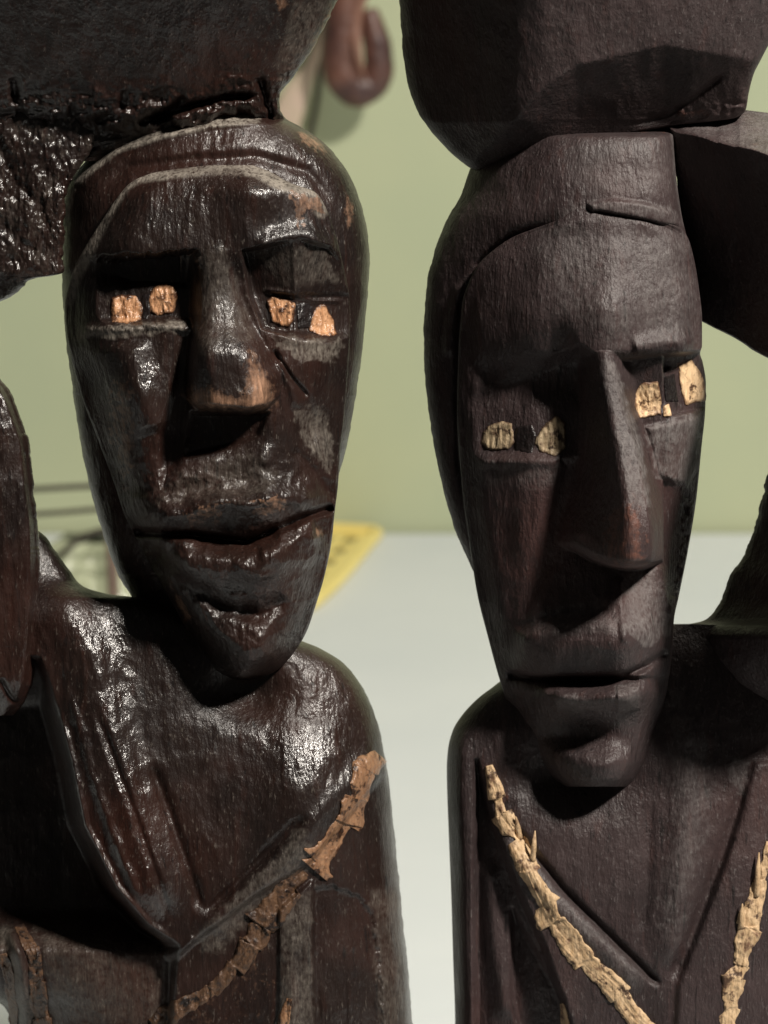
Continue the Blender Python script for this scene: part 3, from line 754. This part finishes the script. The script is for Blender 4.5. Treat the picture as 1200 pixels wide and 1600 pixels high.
def wearCoreR(X, Y):
    dd, s, t = line_d(X, Y, [(1052, 205), (1060, 290), (1072, 350)])
    dust_and_lit = 0.6 * smooth(1.4 - dd / 6)
    dust_and_lit = np.maximum(dust_and_lit, 0.5 * mask(X, Y, [(870, 335), (925, 310), (1045, 325), (1060, 350), (930, 330)], 16, 14))
    dust_and_lit = np.maximum(dust_and_lit, 0.25 * mask(X, Y, [(880, 215), (1045, 215), (1050, 300), (920, 310)], 40))
    w = 0.45 * mask(X, Y, [(1000, 192), (1052, 196), (1040, 206), (980, 203)], 6, 8)
    return dict(worn=w, dust_and_lit=dust_and_lit, gloss=0 * X)
loft('head', 170, 1200, coreR_L, coreR_R, coreR, 200, WOOD_R, figR, nr=620, nf=340, wear=wearCoreR, edge_round=14, jagL=1.5, seed=14)

faceR_L = {322: 905, 330: 892, 345: 868, 356: 838, 370: 802, 390: 772, 410: 750, 440: 733, 470: 723, 560: 716, 640: 714, 760: 722, 860: 735, 930: 746, 990: 761, 1060: 780, 1120: 800,
           1170: 821, 1205: 846, 1220: 856, 1229: 868}
faceR_R = {322: 930, 330: 958, 345: 1030, 356: 1062, 370: 1074, 390: 1081, 450: 1092, 500: 1097, 540: 1097, 552: 1094, 566: 1098, 600: 1103, 640: 1102, 700: 1096, 780: 1088, 860: 1075, 930: 1061,
           970: 1053, 1010: 1051, 1060: 1045, 1130: 1030, 1190: 1012, 1210: 1006, 1222: 1000, 1229: 990}
baseR = Stations({
    322: ([905, 910, 915, 920, 925, 930], [185, 186, 187, 187, 186, 185]),
    345: ([868, 880, 900, 960, 1010, 1030], [172, 184, 194, 200, 190, 176]),
    372: ([798, 812, 870, 965, 1056, 1074], [130, 150, 188, 208, 178, 128]),
    430: ([737, 752, 840, 955, 1070, 1088], [100, 122, 188, 228, 184, 115]),
    490: ([719, 736, 830, 950, 1080, 1097], [80, 108, 190, 242, 192, 110]),
    545: ([717, 735, 830, 945, 1080, 1097], [70, 104, 192, 244, 196, 110]),
    575: ([716, 734, 820, 940, 1075, 1099], [66, 100, 176, 214, 170, 80]),
    660: ([714, 734, 820, 940, 1070, 1101], [62, 98, 168, 192, 158, 70]),
    720: ([718, 738, 826, 935, 1062, 1094], [60, 102, 172, 184, 150, 62]),
    800: ([727, 745, 830, 935, 1052, 1085], [56, 100, 168, 178, 142, 58]),
    900: ([741, 760, 836, 955, 1040, 1067], [56, 98, 164, 196, 168, 62]),
    960: ([754, 774, 842, 970, 1036, 1055], [60, 108, 174, 222, 182, 70]),
    1020: ([769, 790, 850, 975, 1034, 1050], [62, 112, 184, 236, 186, 75]),
    1054: ([778, 800, 856, 972, 1030, 1046], [62, 110, 178, 226, 180, 74]),
    1062: ([781, 802, 858, 970, 1028, 1045], [60, 104, 160, 206, 170, 72]),
    1085: ([788, 808, 864, 968, 1025, 1042], [58, 104, 170, 222, 174, 70]),
    1112: ([798, 816, 868, 965, 1020, 1035], [56, 102, 162, 202, 166, 70]),
    1150: ([812, 828, 874, 960, 1012, 1024], [52, 98, 150, 184, 160, 70]),
    1190: ([834, 846, 880, 958, 1000, 1011], [50, 94, 168, 202, 160, 70]),
    1215: ([852, 862, 890, 955, 990, 998], [46, 88, 166, 204, 155, 66]),
    1229: ([868, 878, 900, 950, 980, 990], [44, 76, 155, 190, 140, 55]),
})
noseR = Stations({
    548: ([912, 922, 936, 958, 972], [190, 226, 246, 244, 200]),
    575: ([905, 922, 938, 966, 978], [150, 216, 252, 250, 190]),
    640: ([896, 924, 948, 982, 992], [140, 208, 272, 262, 165]),
    700: ([886, 924, 962, 1002, 1012], [138, 214, 292, 278, 160]),
    770: ([876, 920, 974, 1018, 1026], [142, 220, 316, 300, 156]),
    840: ([866, 908, 982, 1026, 1034], [146, 230, 336, 314, 156]),
    872: ([866, 900, 982, 1024, 1034], [150, 234, 338, 310, 158]),
    884: ([874, 908, 980, 1020, 1032], [148, 222, 322, 290, 160]),
    890: ([885, 915, 975, 1010, 1030], [120, 150, 190, 180, 140]),
    915: ([885, 915, 975, 1010, 1030], [90, 100, 110, 110, 100]),
})
sockR1 = Stations({545: ([730, 830, 930], [88, 150, 170]), 600: ([730, 830, 930], [84, 140, 158]), 645: ([730, 830, 930], [88, 150, 176]), 700: ([730, 830, 930], [90, 156, 182]),
                   714: ([730, 830, 930], [94, 166, 188]), 730: ([730, 830, 930], [100, 178, 192])})
sockR2 = Stations({548: ([960, 1040, 1104], [180, 176, 100]), 575: ([960, 1040, 1104], [160, 160, 90]), 640: ([960, 1040, 1104], [165, 166, 80]), 656: ([960, 1040, 1104], [178, 180, 85]),
                   680: ([960, 1040, 1104], [180, 182, 85])})
def faceR(X, Y):
    d = soft(baseR, X, Y, 20)
    d = d + blob(X, Y, 945, 490, 46, 40, 10)
    d = d + ridge(X, Y, [(735, 606), (820, 578), (880, 556), (912, 548)], -24, 40, 30, 0.2)
    d = d + ridge(X, Y, [(985, 545), (1040, 534), (1092, 536)], 10, 14)
    m1 = mask(X, Y, [(728, 622), (780, 594), (850, 572), (905, 548), (935, 570), (935, 650), (905, 722), (820, 716), (742, 716), (690, 712), (690, 622)], 26) * smooth((X - 722) / 34)
    d = d * (1 - m1) + np.minimum(d, sockR1(X, Y)) * m1
    m2 = mask(X, Y, [(955, 570), (1000, 560), (1094, 550), (1112, 552), (1112, 636), (1060, 648), (1000, 660), (980, 650), (966, 610)], 7)
    d = d * (1 - m2) + np.minimum(d, sockR2(X, Y)) * m2
    d = d + ridge(X, Y, [(742, 722), (800, 722), (880, 722)], 6, 9)
    d = d + ridge(X, Y, [(970, 594), (1010, 592), (1045, 584)], 6, 4) + ridge(X, Y, [(975, 575), (1010, 578), (1050, 570)], -8, 6)
    # right cheek: rough plate, then grain hollow below
    d = d + 9 * mask(X, Y, [(1010, 668), (1090, 650), (1092, 720), (1072, 758), (1024, 744)], 14, 1)
    d = d - 9 * mask(X, Y, [(1026, 750), (1070, 762), (1072, 800), (1064, 870), (1056, 940), (1030, 900), (1030, 820)], 24, 8)
    d = d - 10 * mask(X, Y, [(880, 720), (900, 720), (870, 880), (820, 960), (830, 880)], 30)
    # right edge of the muzzle
    d = d + ridge(X, Y, [(1030, 880), (1040, 925), (1052, 966)], 8, 7)
    # lips
    d = d + ridge(X, Y, [(795, 1014), (880, 1008), (960, 1000), (1035, 980)], 19, 30)
    d = d + smooth((Y - 890) / 50) * 5 * (scoops(X, Y, 46, 36, 91) - 0.25)
    d = d + ridge(X, Y, [(830, 1082), (905, 1097), (985, 1088), (1030, 1062)], 19, 21)
    d = d + blob(X, Y, 930, 1195, 60, 22, 10)
    d = d + ridge(X, Y, [(800, 1000), (860, 985), (930, 975), (966, 976)], 9, 14) 
    d = d + ridge(X, Y, [(800, 984), (870, 962), (960, 952)], -7, 9)
    d = d + ridge(X, Y, [(968, 900), (972, 960), (976, 1010)], 5, 7)
    d = d + ridge(X, Y, [(788, 1052), (850, 1060), (920, 1062), (975, 1056), (1010, 1040), (1044, 1016)], -22, 5, 7, 0.05)
    d = d + blob(X, Y, 915, 1066, 60, 9, -16)
    d = d + ridge(X, Y, [(860, 1085), (910, 1098), (990, 1090)], 9, 13)
    d = d + blob(X, Y, 905, 1146, 62, 24, -14) 
    d = d + 6 * mask(X, Y, [(964, 1072), (1000, 1064), (1000, 1108), (964, 1112)], 5)
    n = soft(noseR, X, Y + np.clip(14 * ((X - 982) / 62) ** 2, 0, 26) * smooth((Y - 780) / 60), 11); n = np.where((Y < 548) | (Y > 915), -50, n); n = np.where((X < 864) | (X > 1036), -50, n)
    d = smax(d, n, 6)
    return d + roughness_R(X, Y, 0.8, 41)
def wearFaceR(X, Y):
    dust_and_lit = 0.42 * mask(X, Y, [(850, 360), (1075, 365), (1092, 530), (960, 540), (870, 480)], 60, 30)  # forehead paled in colour to look more brightly lit
    dust_and_lit = np.maximum(dust_and_lit, 0.8 * mask(X, Y, [(938, 562), (962, 566), (985, 640), (1004, 700), (1018, 790), (985, 790), (968, 690), (945, 610)], 8, 6))  # lit front plane of the nose, painted as grey
    dust_and_lit = np.maximum(dust_and_lit, 0.9 * mask(X, Y, [(1008, 668), (1096, 645), (1092, 720), (1074, 756), (1024, 744)], 8, 12))
    dust_and_lit = np.maximum(dust_and_lit, 0.6 * mask(X, Y, [(974, 900), (1028, 886), (1048, 960), (1046, 990), (1010, 1012), (974, 985)], 8, 12))  # philtrum plane greyed, its light painted in
    dust_and_lit = np.maximum(dust_and_lit, 0.45 * mask(X, Y, [(962, 1072), (1000, 1064), (1000, 1110), (962, 1112)], 5, 6))
    dust_and_lit = np.maximum(dust_and_lit, 0.35 * mask(X, Y, [(745, 722), (880, 722), (870, 760), (750, 760)], 14, 14))
    dust_and_lit = np.maximum(dust_and_lit, 0.4 * mask(X, Y, [(860, 1085), (960, 1095), (960, 1112), (880, 1108)], 8, 10))
    dust_and_lit = np.maximum(dust_and_lit, 0.35 * mask(X, Y, [(830, 970), (970, 930), (966, 985), (840, 1000)], 12, 16))
    w = 0.55 * mask(X, Y, [(955, 790), (990, 780), (1012, 850), (1012, 884), (960, 884), (935, 860)], 20, 16, 4)
    w = np.maximum(w, 0.9 * mask(X, Y, [(1056, 566), (1078, 560), (1076, 572), (1058, 576)], 4, 6))
    return dict(worn=w, dust_and_lit=dust_and_lit * (1 - w), gloss=0.8 * blob(X, Y, 945, 490, 40, 30, 1))
loft('face', 322, 1229, faceR_L, faceR_R, faceR, 20, WOOD_R, figR, nr=900, nf=440, wear=wearFaceR, edge_round=5, blur_r=1.0, seed=15)
for k, (poly, hh) in enumerate([
        ([(752, 680), (762, 666), (784, 658), (800, 662), (804, 690), (796, 702), (766, 704), (752, 694)], 8),
        ([(834, 690), (850, 664), (870, 648), (884, 660), (885, 700), (868, 714), (842, 706)], 8),
        ([(994, 610), (1004, 598), (1028, 596), (1033, 620), (1033, 648), (998, 654), (992, 632)], 8),
        ([(1036, 634), (1046, 630), (1050, 650), (1036, 652)], 6),
        ([(1060, 570), (1080, 562), (1095, 580), (1103, 606), (1102, 626), (1070, 634), (1062, 600)], 8)]):
    inlay('eye_inlay', poly, faceR, hh, INLAY_S if k < 2 else INLAY_R, figR, seed=40 + k, rough=2.5)

for k, poly in enumerate([[(806, 666), (832, 664), (838, 680), (832, 708), (804, 704)], [(1036, 590), (1054, 584), (1060, 628), (1040, 628)]]):
    inlay('pupil', poly, faceR, 6, M_PUPIL, figR, seed=80 + k, rough=2.0)

torR_L = {975: 1052, 990: 1030, 1010: 980, 1040: 860, 1062: 786, 1075: 768, 1090: 748, 1120: 720, 1140: 708, 1170: 700, 1200: 698, 1300: 701, 1400: 705, 1500: 708, 1600: 711, 1900: 705, 2330: 700}
torR_R = {975: 1110, 985: 1300, 1100: 1350, 1400: 1345, 1600: 1310, 2330: 1250}
def torR(X, Y):
    dmx = pchip([975, 1040, 1120, 1200, 1300, 1400, 1600, 2330], [40, 78, 104, 122, 138, 150, 160, 150], Y)
    L = np.minimum(pchip(sorted(torR_L), [torR_L[k] for k in sorted(torR_L)], Y), 790)
    u = np.clip((X - (L + 1330) / 2) / ((1330 - L) / 2), -1, 1)
    d = dmx * (1 - np.abs(u) ** 3.4) ** (1 / 2.4)
    d = d + blob(X, Y, 890, 1215, 90, 50, -30)
    d = d + ridge(X, Y, [(1065, 1110), (1075, 1230), (1062, 1400), (1045, 1520)], 14, 26)
    # arm on the left, gap between arm and chest
    d = d + ridge(X, Y, [(722, 1120), (722, 1300), (726, 1600), (726, 2300)], 14, 18, 18, 0.05)
    d = d - 30 * mask(X, Y, [(744, 1190), (762, 1260), (800, 1370), (850, 1480), (890, 1600), (890, 2400), (748, 2400), (742, 1400)], 14)
    d = d + ridge(X, Y, [(762, 1340), (770, 1450), (790, 1600)], 12, 14)
    d = d - 20 * mask(X, Y, [(800, 1420), (880, 1560), (900, 1700), (830, 1700), (800, 1560)], 12)
    # neckline V
    d = d + ridge(X, Y, [(800, 1290), (880, 1390), (960, 1470), (1034, 1542)], -14, 6, 6, 0.06)
    d = d + ridge(X, Y, [(776, 1300), (860, 1405), (950, 1490), (1010, 1550)], 11, 18)
    d = d + ridge(X, Y, [(1168, 1220), (1130, 1330), (1085, 1450), (1046, 1540)], -12, 11)
    d = d + 10 * mask(X, Y, [(1180, 1190), (1135, 1340), (1060, 1540), (1050, 1700), (1400, 1700), (1400, 1190)], 12)
    d = d + ridge(X, Y, [(1015, 1250), (1012, 1400), (1000, 1460)], -5, 10)
    return d + roughness_R(X, Y, 0.8, 51)
def wearTorR(X, Y):
    dust_and_lit = 0.35 * mask(X, Y, [(1050, 1060), (1110, 1180), (1095, 1330), (1050, 1480), (1030, 1440), (1060, 1250), (1040, 1120)], 30, 30)
    dust_and_lit = np.maximum(dust_and_lit, 0.6 * mask(X, Y, [(1140, 1185), (1175, 1190), (1160, 1240), (1145, 1230)], 8, 10))
    dust_and_lit = np.maximum(dust_and_lit, 0.45 * ridge(X, Y, [(776, 1300), (860, 1405), (950, 1490), (1010, 1550)], 1.0, 15))
    w = 0.4 * ridge(X, Y, [(755, 1190), (775, 1230), (792, 1260)], 1.0, 9)
    return dict(worn=w, dust_and_lit=dust_and_lit, gloss=0 * X)
loft('torso', 975, YB, torR_L, torR_R, torR, 120, WOOD_R, figR, nr=850, nf=520, wear=wearTorR, edge_round=24, seed=16)
ribbon('straw_strap', [(764, 1195, 5), (772, 1225, 9), (782, 1265, 13), (802, 1300, 16), (822, 1340, 17), (840, 1385, 17), (862, 1432, 21), (900, 1480, 19), (935, 1520, 17), (965, 1550, 17), (990, 1585, 16), (1040, 1640, 16)],
       torR, 9, STRAP_R, figR, seed=21, jag=0.85)
ribbon('straw_strap', [(1204, 1315, 9), (1192, 1370, 12), (1176, 1430, 14), (1160, 1480, 15), (1150, 1520, 17), (1140, 1570, 17), (1134, 1640, 17)], torR, 8, STRAP_R, figR, seed=24, jag=0.85)
ribbon('straw_strap', [(878, 1568, 3), (882, 1590, 7), (886, 1640, 8)], torR, 7, STRAP_R, figR, seed=27)
# splinters standing off the strap
for pts in ([(806, 1276), (812, 1310)], [(836, 1298), (832, 1345)], [(1186, 1332), (1182, 1400)], [(1160, 1412), (1158, 1450)]):
    (x0, y0), (x1, y1) = pts
    f = lambda x, y: float(torR(np.array([[float(x)]]), np.array([[float(y)]]))[0, 0])
    tube('splinter', [(wp(x0, y0, f(x0, y0) + 9), .00008, .00006), (wp((x0 + x1) / 2, (y0 + y1) / 2, f(x1, y1) + 8), .00045, .0003), (wp(x1, y1, f(x1, y1) + 4), .0005, .0004)], STRAP_R, figR, steps=12, sides=8, rough=0.3)

# raised arm at the right
armR_R = {730: 1420, 1200: 1400}
armR_L = {700: 1218, 740: 1200, 800: 1186, 860: 1166, 900: 1142, 940: 1126, 958: 1112, 970: 1098, 979: 1062, 1000: 1040, 1060: 1040, 1130: 1100, 1200: 1250}
def armR(X, Y):
    # this face turns away to the lower left
    L = pchip(sorted(armR_L), [armR_L[k] for k in sorted(armR_L)], Y)
    return 10 + 1.15 * np.clip(X - L, 0, 190) - 0.10 * (Y - 700) - 60 * smooth((Y - 1020) / 120) + roughness_R(X, Y, 0.8, 61)
loft('arm', 700, 1200, armR_L, {700: 1400, 1200: 1400}, armR, 60, WOOD_R, figR, nr=380, nf=240, edge_round=10, jagL=3.5, seed=17)
handR_L = {170: 1030, 185: 1040, 205: 1048, 300: 1058, 400: 1076, 480: 1088, 498: 1092, 510: 1112, 522: 1136, 536: 1160, 548: 1178, 560: 1202, 600: 1290}
def handR(X, Y):
    top = 205 + 0.28 * (X - 1060) + 4 * fbm(X / 20, X * 0, 5)
    d = 95 + 0.95 * (X - 1060) - 0.42 * (Y - 200)
    d = np.where(Y < top, 92 + 0.95 * (X - 1060) - 3.2 * (top - Y), d)
    return d + roughness_R(X, Y, 1.0, 66)
loft('hand', 170, 600, handR_L, {170: 1150, 180: 1230, 195: 1330, 240: 1400, 600: 1400}, handR, 60, WOOD_R, figR, nr=330, nf=240,
     wear=lambda X, Y: dict(worn=0.5 * blob(X, Y, 1068, 186, 14, 6, 1) + 0.4 * blob(X, Y, 1105, 188, 16, 5, 1), dust_and_lit=0.5 * smooth((205 + 0.28 * (X - 1060) - Y) / 10), gloss=0 * X), edge_round=6, jagL=2.5, seed=18)  # grey top strip paints light on the hand's upper face
tube('forearm', [(wp(1330, 930, 120), .0095, .009), (wp(1345, 830, 330), .0115, .010), (wp(1380, 650, 350), .0115, .010), (wp(1370, 480, 280), .011, .0095), (wp(1330, 370, 170), .0095, .008)],
     WOOD_R, figR, steps=60, sides=40, rough=0.05)

loadR_L = {-420: 760, -300: 660, -100: 618, 0: 624, 60: 628, 110: 633, 150: 642, 175: 653, 200: 669, 220: 686, 240: 706, 255: 724, 264: 738, 272: 800}
loadR_R = {-420: 1120, -300: 1240, -100: 1260, 0: 1238, 40: 1218, 70: 1201, 95: 1188, 115: 1178, 145: 1170, 172: 1165, 184: 1150, 196: 1060, 206: 1000, 220: 900, 272: 840}
def loadR(X, Y):
    prof = lambda q: np.interp(q, [600, 640, 720, 815, 860, 1000, 1150, 1260], [10, 62, 138, 236, 246, 240, 200, 130])
    d = sum(prof(X + o) for o in (-34, -20, -7, 7, 20, 34)) / 6
    # lower facet turned under
    e = np.interp(X, [600, 700, 790, 845, 900, 1040, 1180, 1260], [300, 280, 205, 140, 102, 70, 95, 100])
    d = d - 0.75 * np.clip(Y - e, 0, 300)
    d = d - 0.28 * np.clip(Y, -400, 400)
    d = d - 0.5 * np.clip(Y - 190, 0, 100) * smooth((860 - X) / 60)
    d = d + ridge(X, Y, [(1000, 195), (1045, 178), (1090, 150), (1135, 112)], -10, 5)
    d = d + mask(X, Y, [(1000, 180), (1170, 150), (1170, 200), (1000, 210)], 10) * 7 * fbm(X / 8, Y / 6, 4, 4)
    return d + roughness_R(X, Y, 1.0, 71)
loft('head_load', -420, 272, loadR_L, loadR_R, loadR, 230, WOOD_R, figR, nr=560, nf=460,
     wear=lambda X, Y: dict(worn=0.55 * blob(X, Y, 1068, 178, 12, 10, 1) + 0.4 * blob(X, Y, 1100, 175, 20, 6, 1), dust_and_lit=0.08 * mask(X, Y, [(840, -50), (1250, -50), (1250, 90), (1040, 70), (900, 100), (860, 130)], 20, 16), gloss=0 * X),
     edge_round=20, jagL=1.5, seed=19, blur_r=1.4)

# ---------------------------------------------------------------- BACKGROUND THINGS
# yellow slotted tray lying at the back of the table
a = ray_table(594, 838); b_ = ray_table(486, 956)
yt = thing('perforated_tray', 'yellow plastic slotted tray lying on the white table against the green wall', 'tray', (a.x - 0.06, (a.y + b_.y) / 2, 0))
def rrect(cx, cy, hx, hy, r, n=5):
    pts = []
    for (sx, sy, a0) in ((1, 1, 0), (-1, 1, 90), (-1, -1, 180), (1, -1, 270)):
        for k in range(n + 1):
            t = math.radians(a0 + 90 * k / n); pts.append((cx + sx * (hx - r) + r * math.cos(t), cy + sy * (hy - r) + r * math.sin(t)))
    return pts
import bmesh
def tray():
    # local frame: v along the right edge (from far corner to near corner), u to the left
    A = Vector((a.x, a.y)); B = Vector((b_.x, b_.y)); v = (B - A); L = v.length; v.normalize(); u = Vector((v.y, -v.x))
    if u.x > 0: u = -u
    bm = bmesh.new()
    W = 0.06; nx, ny = 5, 6
    mg = 0.0045
    cw = (W - 2 * mg) / nx; ch = (L - 2 * mg) / ny
    def P(p, q, z): w = A + u * p + v * q; return bm.verts.new((w.x, w.y, z))
    def slab(p0, p1, q0, q1, z0, z1):
        vs = [P(p, q, z) for z in (z0, z1) for q in (q0, q1) for p in (p0, p1)]
        for f in ((0, 1, 3, 2), (4, 6, 7, 5), (0, 4, 5, 1), (2, 3, 7, 6), (0, 2, 6, 4), (1, 5, 7, 3)): bm.faces.new([vs[i] for i in f])
    for z0, z1, in ((0.0006, 0.0022),):
        for i in range(nx + 1):
            p = mg + i * cw; slab(p - 0.0022, p + 0.0022, mg - 0.002, L - mg + 0.002, z0 + 0.0002, z1 - 0.0002)
        for j in range(ny + 1):
            q = mg + j * ch; slab(mg - 0.002, W - mg + 0.002, q - 0.0034, q + 0.0034, z0, z1 - 0.0004)
    bmesh.ops.recalc_face_normals(bm, faces=bm.faces)
    me = bpy.data.meshes.new('grid_panel'); bm.to_mesh(me); bm.free(); me.materials.append(M_YELLOW)
    g = bpy.data.objects.new('grid_panel', me); col.objects.link(g); g.parent = yt; g.matrix_parent_inverse = Matrix.Translation(yt.location).inverted()
    fl = [A + u * 0.002 + v * 0.002, A + u * (W - 0.002) + v * 0.002, A + u * (W - 0.002) + v * (L - 0.002), A + u * 0.002 + v * (L - 0.002)]
    add_mesh('hole_shade', [(p.x, p.y, z) for z in (0.0002, 0.0005) for p in fl], [(0, 3, 2, 1), (4, 5, 6, 7), (0, 1, 5, 4), (1, 2, 6, 5), (2, 3, 7, 6), (3, 0, 4, 7)],
             simple('hole_shade_olive', (0.16, 0.14, 0.055), (0.13, 0.115, 0.05), 50, 0.5), yt, smooth_shade=False)  # added dark sheet that paints shade into the holes
    C = [A, A + u * W, A + u * W + v * L, A + v * L]
    pts = []
    cen = (C[0] + C[2]) / 2
    for k in range(4):
        p0 = C[k]; prv = C[k - 1]; nxt = C[(k + 1) % 4]; r = 0.007
        e1 = p0 + (prv - p0).normalized() * r; e2 = p0 + (nxt - p0).normalized() * r
        for t in (0, .25, .5, .75, 1): 
            w = e1 * (1 - t) ** 2 + p0 * 2 * t * (1 - t) + e2 * t * t; pts.append((Vector((w.x, w.y, 0.0024)), 0.0024, 0.0024))
    pts.append(pts[0]); 
    tube('rim', pts, M_YELLOW, yt, sides=12, steps=160)
tray()

# hook hanging on the wall
YH = YW - 0.035
hk = thing('wall_hook', 'blurred reddish brown curled wooden hook on the green wall between the two loads', 'hook', ray_y(560, 100, YW))
s_w = (YH + D) / FPX
hp = [(548, -60, 28), (542, -10, 30), (536, 40, 31), (532, 85, 31), (538, 120, 31), (560, 140, 28), (583, 132, 24), (592, 104, 23), (590, 76, 22), (585, 52, 20), (580, 28, 16), (577, 16, 13)]
tube('curl', [(ray_y(x, y, YH), r * s_w, r * s_w * 0.8) for x, y, r in hp], M_HOOK, hk, steps=70, sides=28, rough=0.08)
tube('peg', [(ray_y(540, -40, YH), 20 * s_w, 20 * s_w), (ray_y(540, -40, YW + 0.002), 24 * s_w, 24 * s_w)], M_HOOK, hk)
tube('inner_stem', [(ray_y(572, -20, YH - 0.004), 8 * s_w, 6 * s_w), (ray_y(556, 40, YH - 0.004), 8 * s_w, 6 * s_w), (ray_y(560, 90, YH - 0.008), 6 * s_w, 6 * s_w), (ray_y(570, 120, YH - 0.008), 2 * s_w, 2 * s_w)],
     simple('pinkish_brown_wood', (0.24, 0.12, 0.085), (0.20, 0.10, 0.07), 60, 0.5), hk, steps=30)
cordt = thing('hanging_cord', 'thin dark cord with a pale ribbon hanging on the wall beside the glossy load', 'cord', ray_y(495, 100, YW))
tube('cord', [(ray_y(505, -30, YW - 0.006), 5 * s_w, 4 * s_w), (ray_y(500, 70, YW - 0.006), 5 * s_w, 4 * s_w), (ray_y(498, 130, YW - 0.006), 5 * s_w, 4 * s_w), (ray_y(484, 215, YW - 0.006), 5 * s_w, 4 * s_w), (ray_y(470, 280, YW - 0.006), 4 * s_w, 3 * s_w)], M_WIRE, cordt, steps=40)
tube('ribbon', [(ray_y(520, -30, YW - 0.012), 6 * s_w, 3 * s_w), (ray_y(490, 90, YW - 0.012), 9 * s_w, 3 * s_w), (ray_y(455, 165, YW - 0.012), 22 * s_w, 3 * s_w), (ray_y(435, 230, YW - 0.012), 24 * s_w, 3 * s_w)], M_PINK, cordt, steps=40)

# wire rack and crumpled film seen through the gap at the left
YR = ray_table(150, 962).y - 0.07
rk = thing('wire_rack', 'dark wire rack behind the glossy figure, seen through the gap under its raised arm', 'rack', (ray_y(100, 900, YR).x, YR, 0))
s_r = (YR + D) / FPX
def wire(name, pts, r): return tube(name, [(ray_y(x, y, YR), r * s_r, r * s_r) for x, y in pts], M_WIRE, rk, steps=24, sides=12)
wire('wire', [(-60, 771), (60, 764), (190, 757), (300, 752)], 4.6)
wire('wire', [(-60, 807), (60, 803), (190, 793), (300, 788)], 4.2)
wire('wire', [(50, 893), (95, 866), (135, 836), (165, 828), (230, 826)], 4.6)
zt = lambda x: ray_y(x, 0, YR)
tube('post', [(Vector((ray_y(178, 820, YR).x, YR - .01, ray_y(178, 820, YR).z)), 9 * s_r, 6 * s_r), (Vector((ray_y(182, 900, YR).x, YR - .01, 0.001)), 10 * s_r, 6 * s_r)], simple('brown_post', (0.12, 0.08, 0.06), (0.16, 0.11, 0.08), 50, 0.6), rk)
for xx in (-60, 300):
    p = ray_y(xx, 745, YR); tube('post', [(p, 5 * s_r, 5 * s_r), (Vector((p.x, p.y, 0.001)), 5 * s_r, 5 * s_r)], M_WIRE, rk)
# crumpled film bag standing on the table
pb = ray_table(128, 962); 
n1, n2 = 60, 90
tt = np.linspace(0, 1, n1)[:, None]; th = np.linspace(0, 2 * math.pi, n2, endpoint=False)[None, :]
rad = (0.042 * (1 - 0.75 * tt ** 1.2)) * (1 + 0.16 * np.sin(7 * th + 3 * tt) + 0.07 * np.sin(13 * th - 5 * tt))
zt_ = float(ray_y(155, 842, pb.y).z)
V = np.stack([pb.x + rad * np.cos(th) + 0.004 * tt, pb.y + rad * np.sin(th), 0.0005 + zt_ * tt + 0 * th], -1).reshape(-1, 3)
bag = add_mesh('plastic_bag', V, grid_faces(n1, n2, True), M_GLASS)
bag['label'] = 'small pleated pale plastic bag standing on the table under the wire rack'; bag['category'] = 'bag'
